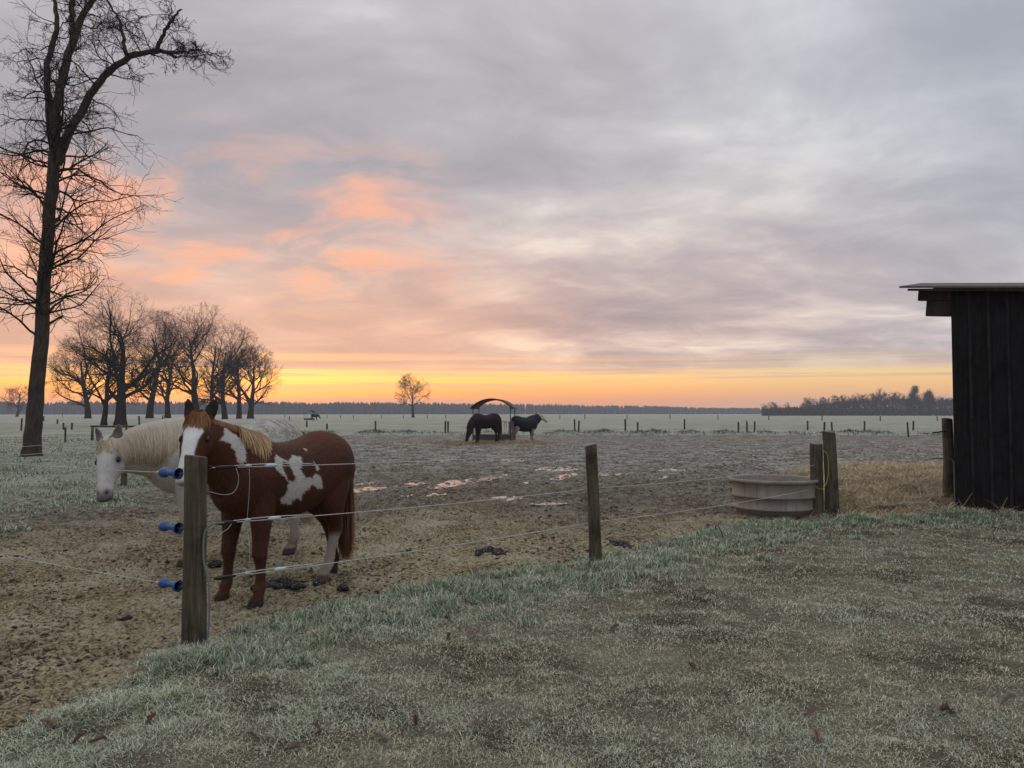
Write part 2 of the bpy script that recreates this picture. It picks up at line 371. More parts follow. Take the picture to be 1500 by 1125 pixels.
# ------------------------------------------------------------------ frosted grass, straw: real blades
def blades(name, x, y, L, Wd, lean, seed, cols, mat_, z=None, alt=None, **props):
    rg = np.random.default_rng(seed); n = len(x)
    z = height(x, y) if z is None else z
    a = rg.uniform(0, 2*np.pi, n); ln = np.clip(rg.normal(lean, .3, n), .05, 1.5)
    dirv = np.stack([np.cos(a)*np.sin(ln), np.sin(a)*np.sin(ln), np.cos(ln)], 1)
    ln2 = np.clip(ln+rg.uniform(.2, .9, n), 0, 1.75); a2 = a+rg.normal(0, .5, n)
    dir2 = np.stack([np.cos(a2)*np.sin(ln2), np.sin(a2)*np.sin(ln2), np.cos(ln2)], 1)
    sd_ = np.stack([-np.sin(a+rg.normal(0,.6,n)), np.cos(a), np.zeros(n)], 1)
    B0 = np.stack([x, y, z-.006], 1); M1 = B0+dirv*(L*.5)[:, None]; T = M1+dir2*(L*.5)[:, None]
    w = (Wd*.5)[:, None]*sd_
    V = np.stack([B0-w, B0+w, M1+w*.8, M1-w*.8, T], 1).reshape(-1, 3)
    k = np.arange(n)[:, None]*5
    me = mesh_np(name, V, [k+np.array([[0, 1, 2, 3]]), k+np.array([[3, 2, 4]])])
    ci = rg.integers(0, len(cols), n); c = np.array(cols)[ci]*rg.uniform(.7, 1.25, (n, 1))
    if alt is not None: c = np.where((rg.uniform(0, 1, n) < alt[1])[:, None], np.array(alt[0])[rg.integers(0, len(alt[0]), n)]*rg.uniform(.7, 1.2, (n, 1)), c)
    attr_col(me, 'tint', np.repeat(c, 5, 0))
    return link(name, me, mat_, **props)
def _tint(q, b):
    a = q.n('ShaderNodeAttribute', attribute_name='tint'); q.put(b.inputs['Base Color'], a.outputs['Color'])
M_blade = mat('blade', _tint, rough=.75, spec=.2)
FROSTC = [(.47,.49,.385),(.38,.41,.30),(.56,.56,.47),(.20,.225,.11),(.30,.325,.20),(.44,.42,.28)]
TANC = [(.50,.435,.285),(.41,.345,.21),(.57,.525,.395),(.25,.195,.115),(.45,.42,.285)]
def norm_(v): return v/(np.linalg.norm(v, axis=-1, keepdims=True)+1e-9)
def scatter_polar(n, r0, r1, a0, a1, rg, power=1.0):
    u = rg.uniform(0, 1, n); r = r0*(r1/r0)**(u**power); a = rg.uniform(R(a0), R(a1), n)
    return r*np.sin(a), r*np.cos(a), r
rg = np.random.default_rng(4)
x, y, r = scatter_polar(1200000, 2.9, 17, -46, 46, rg, .85)
f = masks(x, y); clump = fbm(x*3.3, y*3.3, 3, 121); big = fbm(x*.8, y*.8, 4, 125); worn = fbm(x*.55+3, y*.9, 4, 127)
edge = np.exp(-((f[6]-.45)/.6)**2)*np.clip(.5+1.4*fbm(x*1.5, y*1.5, 3, 129), 0, 1.2)
keep = (f[0] > .3) & (rg.uniform(0, 1, len(x)) < np.clip(.74+.7*clump+.35*worn+.6*edge, .2, 1)) & (f[3] < .6)
x, y, r, clump, edge, big, worn = [q_[keep] for q_ in (x, y, r, clump, edge, big, worn)]
L = (.022+.018*np.clip(clump+.3, 0, 1)+.016*np.clip(worn, 0, 1)+.085*edge*np.clip(clump+.5, 0, 1))*rg.uniform(.6, 1.5, len(x))*(1+.02*r)
blades('grass', x, y, L, np.where(edge > .4, .0030, .0019)+.00036*r, 1.0, 5, FROSTC, M_blade, alt=(TANC, np.clip(.42-1.3*worn-.7*edge+.6*big+.05*(x-.5), .04, .95)), kind='stuff', label='short frosted grass in front of the fence', category='grass')
x, y, r = scatter_polar(330000, 9.5, 62, -60, -2, rg, 1.0)
f = masks(x, y); clump = fbm(x*1.1, y*1.1, 3, 131)
keep = (f[1] > .3) & (f[0] < .2) & (rg.uniform(0, 1, len(x)) < np.clip(.35+1.3*clump, .03, 1))
x, y, r, clump = x[keep], y[keep], r[keep], clump[keep]
blades('grass', x, y, (.06+.12*np.clip(clump+.2, 0, 1))*rg.uniform(.6, 1.4, len(x)), .004+.00062*r, .8, 6,
       [(.34,.375,.295),(.26,.305,.225),(.42,.44,.365),(.13,.165,.08),(.21,.235,.135)], M_blade, kind='stuff', label='frosted tussock grass around the tall bare tree', category='grass')
# tall frosted tufts on the strip the mower misses along the fence
n = 2600; k = rg.integers(0, len(EDGE)-1, n); E_ = np.array(EDGE); seg = np.linalg.norm(np.diff(E_, axis=0), axis=1); k = rg.choice(len(seg), n, p=seg/seg.sum()); t = rg.random(n)[:, None]
cx = E_[k]*(1-t)+E_[k+1]*t; off = np.abs(rg.normal(.35, .42, n)); tg = norm_(np.diff(E_, axis=0))[k]; cx = cx+np.stack([tg[:, 1], -tg[:, 0]], 1)*off[:, None]
keep = (fbm(cx[:, 0]*1.3, cx[:, 1]*1.3, 3, 161)+.25 > rg.uniform(-.2, .5, n)) & (masks(cx[:, 0], cx[:, 1])[0] > .3) & (cx[:, 1] > 4.6) & (np.hypot(cx[:, 0]-gnd(285, 950)[0], cx[:, 1]-gnd(285, 950)[1]) > .33); cx = cx[keep][:620]
m_ = 85; cr = np.repeat(rg.uniform(.05, .13, len(cx)), m_); cs = np.repeat(rg.uniform(.7, 1.35, len(cx)), m_); x = np.repeat(cx[:, 0], m_)+rg.normal(0, .5, len(cx)*m_)*cr; y = np.repeat(cx[:, 1], m_)+rg.normal(0, .5, len(cx)*m_)*cr
blades('tuft_grass', x, y, .075*cs*rg.uniform(.5, 1.5, len(x)), .0036+.00045*np.hypot(x, y), .62, 12, [(.43,.47,.37),(.31,.365,.26),(.52,.54,.45),(.12,.16,.075),(.19,.235,.125),(.29,.32,.19)], M_blade, kind='stuff', label='tall frosted tufts along the fence strip', category='grass')
# ragged dead tufts along the bank that closes the paddock
x = rg.uniform(-26, 36, 26000); y = 56+3*fbm(x*.05, x*0, 2, 33)+rg.normal(0, .8, len(x))
clump = fbm(x*.55, y*.4, 3, 99); keep = rg.uniform(0, 1, len(x)) < np.clip(.25+1.5*clump, .02, 1); x, y = x[keep], y[keep]
blades('tuft_grass', x, y, rg.uniform(.14, .38, len(x)), np.full(len(x), .032), .85, 7, [(.07,.075,.05),(.13,.135,.10),(.05,.05,.033),(.23,.24,.20)], M_blade, kind='stuff', label='dark tufts on the low bank behind the feeder', category='grass')
# sparse clods and stubble that break up the bare soil
x, y, r = scatter_polar(150000, 4.0, 48, -46, 40, rg, 1.0)
f = masks(x, y); keep = (f[0] < .2) & (f[1] < .5) & (f[3] < .3) & (rg.uniform(0, 1, len(x)) < np.clip(.3+1.2*fbm(x*1.6, y*1.6, 3, 141), .02, 1))
x, y, r = x[keep], y[keep], r[keep]
blades('stubble', x, y, rg.uniform(.02, .05, len(x))*(1+.02*r), .004+.0009*r, 1.1, 8, [(.08,.06,.045),(.22,.165,.10),(.32,.25,.15),(.36,.34,.30),(.14,.11,.08)], M_blade, kind='stuff', label='trampled stubble on the bare paddock soil', category='stubble')
# straw by the shed and hay round the feeder
SC = [(.54,.43,.26),(.42,.31,.175),(.62,.52,.35),(.20,.135,.075),(.50,.41,.27)]
x = rg.uniform(3.5, 13, 150000); y = rg.uniform(11, 26, 150000); f = masks(x, y); k = rg.uniform(.1, .6, len(x)) < f[3]; x, y = x[k][:46000], y[k][:46000]
blades('straw', x, y, rg.uniform(.12, .38, len(x)), rg.uniform(.004, .0075, len(x)), 1.3, 9, SC, M_blade, z=height(x, y)+rg.uniform(0, .05, len(x)), kind='stuff', label='loose golden straw strewn beside the shed', category='straw')
x = FEEDC[0]+rg.normal(0, 2.4, 14000); y = FEEDC[1]+rg.normal(0, 1.3, 14000); f = masks(x, y); k = f[4] > .25; x, y = x[k], y[k]
blades('hay', x, y, rg.uniform(.10, .30, len(x)), np.full(len(x), .016), 1.45, 10, [(.30,.24,.13),(.24,.18,.09),(.38,.32,.20)], M_blade, z=height(x, y)+rg.uniform(0, .06, len(x)), kind='stuff', label='yellow hay spilled round the roofed feeder', category='hay')

# clods kicked up by the hooves, too many to count
x, y, r = scatter_polar(150000, 4.2, 42, -46, 36, rg, 1.0)
f = masks(x, y); keep = (f[0] < .25) & (f[1] < .5) & (f[3] < .4) & (rg.uniform(0, 1, len(x)) < np.clip(.22+1.3*fbm(x*1.1, y*1.1, 3, 151), .03, 1)); x, y, r = x[keep], y[keep], r[keep]
n = len(x); sz = np.exp(rg.normal(-5.0, .45, n))*(1+.03*r); oct_ = np.array([(1,0,0),(0,1,0),(-1,0,0),(0,-1,0),(0,0,.8),(0,0,-.6)], float)
V = (oct_[None]*rg.uniform(.55, 1.4, (n, 6, 1))+rg.normal(0, .22, (n, 6, 3)))*sz[:, None, None]*np.array([1.3, 1.1, .8])+np.stack([x, y, height(x, y)+sz*.25], 1)[:, None]
tri = np.array([(0,1,4),(1,2,4),(2,3,4),(3,0,4),(1,0,5),(2,1,5),(3,2,5),(0,3,5)])
me = mesh_np('clods', V.reshape(-1, 3), (np.arange(n)[:, None, None]*6+tri[None]).reshape(-1, 3)); cc = np.array([(.06,.045,.034),(.12,.09,.062),(.19,.14,.088),(.28,.22,.14),(.33,.32,.30)])[rg.choice(5, n, p=[.50,.26,.13,.07,.04])]*rg.uniform(.7, 1.2, (n, 1))
attr_col(me, 'tint', np.repeat(cc, 6, 0)); link('clods', me, M_blade, kind='stuff', label='small frozen clods scattered over the paddock', category='clods')

# ------------------------------------------------------------------ bare trees
def M_bark2(): return mat('near_bark', lambda q, b: (lambda n1: (q.put(b.inputs['Base Color'], q.ramp(n1, [(.3,(.022,.016,.012)),(.5,(.060,.046,.034)),(.72,(.125,.10,.075))])), bump(q, b, n1, 1.0, .08)))(q.m('ADD', q.m('MULTIPLY', q.noise(q.map(wp(q), scale=(1,1,.18)), 14, 6, .7, .4), .7), q.m('MULTIPLY', q.noise(wp(q), 2.2, 4), .3))), rough=.95, spec=.1)
def norm(v): return v/(np.linalg.norm(v, axis=-1, keepdims=True)+1e-9)
def grow(S, Dn, Ln, R0, nseg, wob, trop, tip, rg, rmin):
    n = len(S); Pn = np.zeros((n, nseg+1, 3)); Pn[:, 0] = S; d = norm(Dn)
    for k in range(nseg):
        d = norm(d+rg.normal(0, wob, (n, 3))+np.array([0, 0, trop]))
        Pn[:, k+1] = Pn[:, k]+d*(Ln/nseg)[:, None]
    t = np.linspace(0, 1, nseg+1)
    return Pn, np.maximum(R0[:, None]*(1-(1-tip)*t[None]), rmin)
def spawn(Pn, Rn, Ln, m_, t0, t1, ang, asd, ratio, rr, rg, fall=.5):
    n, k, _ = Pn.shape; t = rg.uniform(t0, t1, (n, m_)); f_ = t*(k-1); i = np.minimum(f_.astype(int), k-2); f_ -= i
    ii = np.arange(n)[:, None]
    A, B = Pn[ii, i], Pn[ii, i+1]; S = (A+(B-A)*f_[..., None]).reshape(-1, 3); d = norm(B-A).reshape(-1, 3)
    r = (Rn[ii, i]*(1-f_)+Rn[ii, i+1]*f_).reshape(-1)
    p = rg.normal(0, 1, S.shape); p = norm(p-d*np.sum(p*d, 1, keepdims=True)); a = np.clip(rg.normal(ang, asd, len(S)), .2, 1.6)[:, None]
    L = np.repeat(Ln, m_)*ratio*(1-fall*t.reshape(-1))*rg.uniform(.6, 1.3, len(S))
    return S, d*np.cos(a)+p*np.sin(a), L, r*rr
def emit(parts):
    Vs, Fs, b0 = [], [], 0
    for Pn, Rn, s_ in parts:
        V, F = tubes(list(Pn), list(Rn), s_); Vs.append(V); Fs.append(F+b0); b0 += len(V)
    return np.concatenate(Vs), np.concatenate(Fs)
def reach(S, d, H, a):          # distance along d from S to a dome-shaped crown outline
    c0 = np.array([0, 0, H*.52]); k = np.array([a, a, H*.50]); q_ = (S-c0)/k; u = d/k
    A = (u*u).sum(1); B = (q_*u).sum(1); C_ = (q_*q_).sum(1)-1
    return (-B+np.sqrt(np.maximum(B*B-A*C_, 0)))/A
def oak_meshes(seed, H=20.0, r0=.7, spread=1.0, dens=1.0, rmin=.022, lean=(0,0), bole=.16):
    rg = np.random.default_rng(seed); a = .43*H*spread
    Pt, Rt = grow(np.array([[0,0,-.3]]), np.array([[lean[0], lean[1], 1.0]]), np.array([H*.72]), np.array([r0]), 10, .06, .03, .16, rg, rmin)
    Rt[0, 0] *= 1.35; Rt[0, 1] *= 1.03
    S, d, L, r = spawn(Pt, Rt, np.array([H*.72]), int(13*dens)+3, bole/.72, .98, .85, .3, 1, .50, rg, 0)
    d[:, 2] = np.abs(d[:, 2])*.7+.05+.35*rg.random(len(d))*(S[:, 2]/H); d = norm(d); L = np.maximum(reach(S, d, H, a), .5)*rg.uniform(.78, .98, len(S))
    P1, R1 = grow(S, d, L, r, 9, .15, .035, .18, rg, rmin)
    def nxt(Pn, Rn, Ln, m_, ang, mx, rr, ns, wob, tip, k):
        S, d, L, r = spawn(Pn, Rn, Ln, m_, .12, 1.0, ang, .25, 1, rr, rg, 0); lim = np.maximum(reach(S, d, H, a), .02*H)
        L = np.minimum(lim*rg.uniform(.75, 1.08, len(S)), mx*H*rg.uniform(.55, 1.2, len(S))); return (*grow(S, d, L, r, ns, wob, .03, tip, rg, rmin*k), L)
    P2, R2, L2 = nxt(P1, R1, L, int(8*dens)+1, .72, .24, .55, 6, .17, .25, 1)
    P3, R3, L3 = nxt(P2, R2, L2, int(4.6*dens)+1, .70, .125, .6, 4, .17, .35, .85)
    P4, R4, L4 = nxt(P3, R3, L3, int(3*dens)+1, .65, .075, .7, 3, .15, .6, .65)
    V, F = emit([(Pt, Rt, 10), (P1, R1, 6)]); tm = mesh_np('trunk', V, F, True)
    V, F = emit([(P2, R2, 4), (P3, R3, 3), (P4, R4, 3)]); cm = mesh_np('crown', V, F)
    return tm, cm, P4[:, -1]
def tree(name, label, loc, meshes, rz=0, scale=1.0, group=None, bark=None):
    o = thing(name, label, 'tree', (loc[0], loc[1], 0), rz, group); o.scale = (scale,)*3
    link('trunk', meshes[0], bark or M_bark(), o); link('crown', meshes[1], bark or M_bark(), o); return o

def tall_tree():
    D0 = 30.0; rg = np.random.default_rng(77)
    base = gnd(47, 669); D0 = base[1]
    def pl(pts, rads, dd=None):
        P_ = np.array([at(px, py, D0+(dd[i] if dd else 0)) for i, (px, py) in enumerate(pts)]); return P_, np.array(rads, float)
    mains = [
     pl([(46,676),(47,655),(51,600),(57,540),(62,470),(66,400),(70,340),(75,280),(80,235),(80,190),(84,150),(92,115),(103,75),(113,40),(127,12),(148,-14),(170,-50),(185,-95)],
        [.40,.30,.27,.25,.235,.222,.212,.21,.20,.175,.16,.15,.14,.125,.11,.09,.075,.05], [0]*9+[.1*i for i in range(9)]),
     pl([(84,240),(92,215),(106,188),(121,160),(136,133),(152,112),(168,97),(187,84),(208,78),(230,74),(244,76),(258,84)], [.17,.16,.15,.14,.13,.125,.115,.105,.095,.085,.065,.05], [-.08*i for i in range(12)]),
     pl([(78,205),(71,170),(69,130),(68,95),(76,70),(83,45),(84,20),(76,-10),(70,-50)], [.13,.12,.115,.11,.10,.09,.08,.06,.04], [.12*i for i in range(9)]),
     pl([(230,74),(236,58),(243,42),(252,30),(262,16),(266,14)], [.08,.07,.06,.05,.035,.025], [-.9,-.9,-1,-1.2,-1.3,-1.4]),
     pl([(187,84),(180,66),(181,48),(174,28),(166,14),(150,-10)], [.08,.07,.06,.05,.04,.03], [-.55,-.3,-.1,.1,.3,.4]),
     pl([(108,60),(104,30),(106,5),(100,-40),(96,-80)], [.12,.11,.10,.08,.05], [.5,.7,.9,1.1,1.3]),
     pl([(244,76),(262,78),(280,72),(300,76),(318,84)], [.05,.04,.03,.022,.014], [-.9,-1,-1.1,-1.2,-1.3])]
    trunk = []
    for P_, r_ in mains:
        t = np.linspace(0, 1, len(P_)); tt = np.linspace(0, 1, 3*len(P_))
        Q = np.stack([np.interp(tt, t, P_[:, k]) for k in range(3)], 1)
        for _ in range(2): Q[1:-1] = (Q[:-2]+Q[1:-1]*2+Q[2:])/4
        Q[1:-1] += rg.normal(0, .018, Q[1:-1].shape); trunk.append((Q[None], np.interp(tt, t, r_)[None], 12 if r_[0] > .1 else 8))
    crown = []
    def brush(Pn, Rn, L0, m_, t0, t1, lens, droop, up):
        S, d, L, r = spawn(Pn, Rn, np.array([L0]), m_, t0, t1, 1.15, .25, 1.0, .30, rg, 0)
        L = rg.uniform(*lens, len(S)); d[:, 2] = np.abs(d[:, 2])*.3+up; r = np.clip(r*.8, .016, .045)
        P1, R1 = grow(S, d, L, r, 9, .25, droop, .22, rg, .008)
        S, d, L, r = spawn(P1, R1, L, 9, .12, 1.0, .75, .25, .50, .55, rg, .45); P2, R2 = grow(S, d, L, r, 5, .24, -.02, .3, rg, .0065)
        S, d, L, r = spawn(P2, R2, L, 5, .1, 1.0, .75, .3, .6, .6, rg, .4); P3, R3 = grow(S, d, L, r, 3, .15, -.02, .5, rg, .0055)
        crown.extend([(P1, R1, 5), (P2, R2, 4), (P3, R3, 3)])
    Q, r_, _ = trunk[0]
    brush(Q, r_, 20, 54, .19, .54, (1.8, 4.6), -.015, .25)     # shoots all up the bole
    brush(Q, r_, 20, 28, .5, 1.0, (1.2, 2.6), .0, .2)
    brush(trunk[1][0], trunk[1][1], 6, 26, .12, 1.0, (.9, 2.4), -.05, .1)
    brush(trunk[2][0], trunk[2][1], 5, 20, .1, 1.0, (1.0, 2.6), -.02, .1)
    brush(trunk[3][0], trunk[3][1], 2, 8, .2, 1.0, (.6, 1.5), -.02, .1)
    brush(trunk[4][0], trunk[4][1], 3, 9, .2, 1.0, (.8, 1.8), -.02, .1)
    brush(trunk[5][0], trunk[5][1], 3, 9, .2, 1.0, (.9, 2.2), -.02, .1)
    brush(trunk[6][0], trunk[6][1], 2, 9, .1, 1.0, (.5, 1.2), -.05, .0)
    o = thing('bare_tree', 'tall leaning bare tree with shaggy side shoots and a forked trunk', 'tree', (base[0], base[1], 0))
    off = np.array([base[0], base[1], 0])
    V, F = emit(trunk); link('trunk', mesh_np('trunk', V-off, F, True), M_bark2(), o)
    V, F = emit(crown); link('crown', mesh_np('crown', V-off, F), M_bark(), o)
tall_tree()
OAKS = [  # px x of trunk, px y of base, crown top, trunk radius, seed, spread, label
 (176,624,418,.95,11,1.02,'massive old bare oak with the thickest trunk of the grove'),
 (152,624,458,.50,12,.9,'slimmer bare oak close beside the thickest oak trunk'),
 (219,616.5,455,.62,13,1.1,'dark bare oak rising between the thickest oak and the round-crowned ones'),
 (288,619,444,.68,14,1.0,'broad bare oak with a high rounded crown in mid grove'),
 (330,617,472,.50,15,1.0,'bare oak crowded between the round-crowned oak and the grove end'),
 (367,614.5,507,.55,16,1.1,'low wide bare oak at the open end of the grove'),
 (246,615.5,470,.5,18,1.05,'bare oak half hidden behind the round-crowned oak of mid grove'),
 (310,616,460,.45,19,.95,'tall thin bare oak squeezed behind the round-crowned oak'),
 (350,615.5,488,.45,20,1.0,'bare oak just behind the low wide one at the grove end'),
 (128,616,492,.55,17,1.1,'low spreading bare oak at the tall tree end of the grove')]
for px, py, top, r0, sd_, sp, lab in OAKS:
    p = gnd(px, py); H = CAMH+(605-top)/FPX*p[1]
    tree('oak_tree', lab, p, oak_meshes(sd_, H*1.0, r0*.85*p[1]/110, sp, .8 if sd_ > 17 else 1.0, .0095*p[1]/100), group='bare oaks of the grove')
p = gnd(25, 610.5); tree('oak_tree', 'small far bare tree behind the tall leaning tree', p, oak_meshes(21, 15.5, .6, 1.1, .7, .04))
p = gnd(605, 611.6); H = CAMH+(605-547)/FPX*p[1]
lm = oak_meshes(23, H, .5, .98, .8, .03, bole=.2); lone = tree('oak_tree', 'lone field tree with a few leaves coloured backlit gold, standing in open pasture', p, lm)
rg = np.random.default_rng(3); tips = lm[2][rg.random(len(lm[2])) < .5]; tips = tips+rg.normal(0, .25, tips.shape)
n = len(tips); a = norm(rg.normal(0, 1, (n, 3)))*.15; b_ = norm(rg.normal(0, 1, (n, 3)))*.13
V = np.stack([tips-a, tips-b_, tips+a, tips+b_], 1).reshape(-1, 3)
link('leaves', mesh_np('leaves', V, np.arange(4*n).reshape(-1, 4)), mat('backlit_leaf', color=(.50,.30,.10), rough=.8), lone, kind='stuff')  # yellowish leaves; warm backlight is put into their gold colour
# wood at the right: single trees over a belt of brush
kinds = [oak_meshes(31, 15, .35, .7, .62, .05), oak_meshes(32, 15, .32, .85, .62, .05), oak_meshes(33, 15, .3, .6, .7, .05)]
rg = np.random.default_rng(9); M_wood = mat('wood_bark', color=(.035,.030,.026), rough=.95, spec=.05)
wx = np.concatenate([np.linspace(1118, 1172, 7), np.linspace(1176, 1290, 19), np.linspace(1294, 1470, 24)])
for i, px in enumerate(wx):
    px += rg.uniform(-3, 3); d = 440+rg.uniform(0, 60); top = np.interp(px, [1115,1130,1165,1172,1182,1240,1262,1300,1330,1390,1480], [588,586,592,596,582,578,574,571,576,580,578])+rg.uniform(-1, 6)
    H = (607-top)/FPX*d+1.6; q_ = at(px, 605, d)
    tree('wood_tree', 'grey bare tree in the wood beyond the far pasture', q_, kinds[i % 3], rg.uniform(0, 6.28), H/15.0, 'bare trees of the far wood', M_wood)
def pine(px, top, d, label):
    q_ = at(px, 605, d); H = (607-top)/FPX*d+1.6; rg = np.random.default_rng(int(px)); o = thing('pine_tree', label, 'tree', (q_[0], q_[1], 0))
    link('trunk', tube_mesh('trunk', [(0,0,-.2),(.1,0,H*.5),(.2,.1,H*.95)], [.35,.28,.08], 8), M_wood, o)
    n = 5200; c = rg.integers(0, 30, n); cz = np.linspace(.38, .96, 30); cen = np.stack([rg.normal(0, 2.7, 30)*(1.1-cz), rg.normal(0, 2.7, 30)*(1.1-cz), cz*H], 1)
    Pp = cen[c]+rg.normal(0, 1, (n, 3))*np.array([.85, .85, .75]); A = norm(rg.normal(0, 1, (n, 3)))*.3; B = norm(rg.normal(0, 1, (n, 3)))*.22
    link('crown', mesh_np('crown', np.stack([Pp-A, Pp+B, Pp+A], 1).reshape(-1, 3), np.arange(3*n).reshape(-1, 3)), mat('pine_needles', color=(.018,.028,.016), rough=.9), o)
pine(1340, 568, 430, 'dark pine standing taller than the bare wood around it'); pine(1362, 575, 440, 'small dark pointed pine beside the taller pine of the wood')
def brush_belt(name, pts, d0, d1, h0, h1, n, size, label, m_, seed):
    rg = np.random.default_rng(seed); px = rg.uniform(pts[0], pts[1], n); d = rg.uniform(d0, d1, n); X = (px-750)/FPX*d
    h = np.interp(px, np.linspace(pts[0], pts[1], len(h0)), h0)*(1+h1*fbm(px*.05, px*0, 3, seed))
    z = h*rg.uniform(0, 1, n)**1.35; C_ = np.stack([X, d, z], 1)
    A = norm(rg.normal(0, 1, (n, 3))*np.array([.5,.5,1.4]))*size[0]; B = norm(rg.normal(0, 1, (n, 3)))*size[1]
    link(name, mesh_np(name, np.stack([C_-A, C_+B, C_+A], 1).reshape(-1, 3), np.arange(3*n).reshape(-1, 3)), m_, kind='stuff', label=label, category='wood')
brush_belt('underwood', (1116, 1560), 450, 500, [4,5,8,10,10,10,10,10,10], .45, 17000, (1.3,.5), 'tangled underwood filling the far wood', M_wood, 5)
# the long forest on the horizon
rg = np.random.default_rng(15); n = 5600
px = rg.uniform(-500, 2000, n); d = np.interp(px, [-500,400,1000,2000], [820,820,1080,1150])+rg.uniform(0, 90, n)
h = np.interp(px, [-500,0,300,700,900,1050,1200,2000], [13.5,14.5,15,14.5,13,10,9,9])*rg.uniform(.78, 1.06, n)*(1+.10*fbm(px*.012, px*0, 3, 8)); X = (px-750)/FPX*d
pr = np.array([[1.0,.0],[1.25,.25],[1.2,.55],[.75,.82],[.0,1.0]]); sg = 5; th = np.arange(sg)/sg*6.283
jit = rg.uniform(.65, 1.35, (n, 5, sg)); rad = pr[None, :, 0, None]*jit*rg.uniform(.8, 1.9, n)[:, None, None]
V = np.stack([X[:, None, None]+rad*np.cos(th), d[:, None, None]+rad*np.sin(th), (pr[None, :, 1, None]*h[:, None, None]+0*rad)-.2], -1).reshape(-1, 3)
i0 = (np.arange(n)[:, None, None]*5+np.arange(4)[None, :, None])*sg; j = np.arange(sg)[None, None]; j2 = (j+1) % sg
link('forest', mesh_np('forest', V, np.stack([i0+j, i0+j2, i0+sg+j2, i0+sg+j], -1).reshape(-1, 4)), mat('forest', color=(.022,.021,.022), rough=1, spec=0), kind='stuff', label='long dark forest along the horizon', category='forest')

# ------------------------------------------------------------------ fence posts
def post_mesh(h, r, seed, flare=1.12, sides=14, top=.012):
    rg = np.random.default_rng(seed); zs = np.concatenate([[-.25], np.linspace(.0, h-.015, 13), [h]]); th = np.arange(sides)/sides*2*np.pi
    ov = 1+.05*np.cos(2*(th-rg.uniform(0, 3)))+.035*np.cos(3*(th-rg.uniform(0, 3))); bx_, by_ = rg.normal(0, .012, 2)
    V = []
    for k, z in enumerate(zs):
        t = max(z, 0)/h; rr = r*(flare+(1-flare)*min(1, t*2.2))*(.93 if k == len(zs)-1 else 1)
        n_ = 1+.07*np.array([vnoise(np.array([a*1.9]), np.array([z*3.1]), seed)[0] for a in th])
        c = np.array([bx_*math.sin(t*3), by_*math.sin(t*2.5)])
        V.append(np.stack([c[0]+rr*ov*n_*np.cos(th), c[1]+rr*ov*n_*np.sin(th), z+(top*np.cos(th-1) if k >= len(zs)-2 else 0)+0*th], 1))
    V = np.concatenate(V); k = len(zs); i = np.arange(k-1)[:, None]*sides; j = np.arange(sides)[None]; j2 = (j+1) % sides
    return mesh_np('fence_post', V, [np.stack([i+j, i+j2, i+sides+j2, i+sides+j], -1).reshape(-1, 4), ((k-1)*sides+np.arange(sides))[None]], True)
def post(px, yb, yt, wpx, label, seed, tilt=0.0, group='posts of the paddock fence'):
    p = gnd(px, yb); s_ = p[1]/FPX
    o = thing('fence_post', label, 'fence post', (p[0], p[1], 0), 0, group, post_mesh((yb-yt)*s_, wpx*s_/2, seed), M_post()); o.rotation_euler = (0, tilt, seed); 
    o.rotation_euler = (Matrix.Rotation(tilt, 3, 'Y') @ Matrix.Rotation(seed*1.0, 3, 'Z')).to_euler(); return o, p
PA, pA = post(285, 950, 672, 30, 'thick mossy gate post carrying three blue handles', 3, -.008)
PB, pB = post(873, 826, 653, 18, 'lone weathered fence post standing at the edge of the frosted grass', 5, -.04)
PC, pC = post(1196, 758, 650, 17, 'short fence post pressed against the brown water tub', 7, 0.0)
PD, pD = post(1220, 759, 633, 17, 'taller gate post with a yellow hose, beside the water tub post', 8, -.035)
PE, pE = post(1388, 741, 614, 14, 'gate post against the corner of the black shed', 9, .01)
gate_end = np.array([-5.9, 7.25])
o = thing('fence_post', 'gate post at the far end of the thin gate ropes', 'fence post', (*gate_end, hz(*gate_end)), 0, 'posts of the paddock fence', post_mesh(1.3, .085, 12), M_post())
p16 = gnd(181, 712)
thing('fence_post', 'short post half hidden behind the jaw of the white horse', 'fence post', (*p16, hz(*p16)), 0, 'posts of the paddock fence', post_mesh(.85, .06, 13), M_post())
FAR = [(842,631,613.7),(847.5,637,618),(916,631,613.7),(933.6,636,618),(1002.7,629.5,613.7),(1081.7,634,618),(1094,633.5,616.7),(1105,633.5,616.7),
 (1183,630,616),(1207,639,618),(1219,631,618),(1266,630.5,616),(1330.7,640.5,618),(1337.7,630.7,616),(449.7,626,616),(478.7,629,620),(550,634,616),(652,634,615.6),(656,634,616),
 (31,631,612.6),(95.6,648,625),(104.8,629.7,619),(93,629.7,619),(204,623.5,609),(238,620.6,608),(185,631,625)]
FAR2 = [(856.6,614,606.7),(918.5,614,608),(981.5,614,607),(1051.7,615,608),(1126,615.5,608),(1204,616,608.5),(1289.6,617,609),(1373,616.5,609.5),(417,612,607.5),(424,615.6,609.6),
 (479,612.5,608),(499,612.5,608),(517.6,612.5,608),(559,613,608),(591,612.5,608),(626,612.5,608),(652.7,613,608),(780,613,607.5),(820,613.5,608),(84,621,614),(91.5,611.5,605.5),(64,620,612)]
pm = [post_mesh(1.15, .055, 40+k, 1.0, 8) for k in range(4)]
for m_ in pm: m_.materials.append(M_farpost())
rg = np.random.default_rng(8)
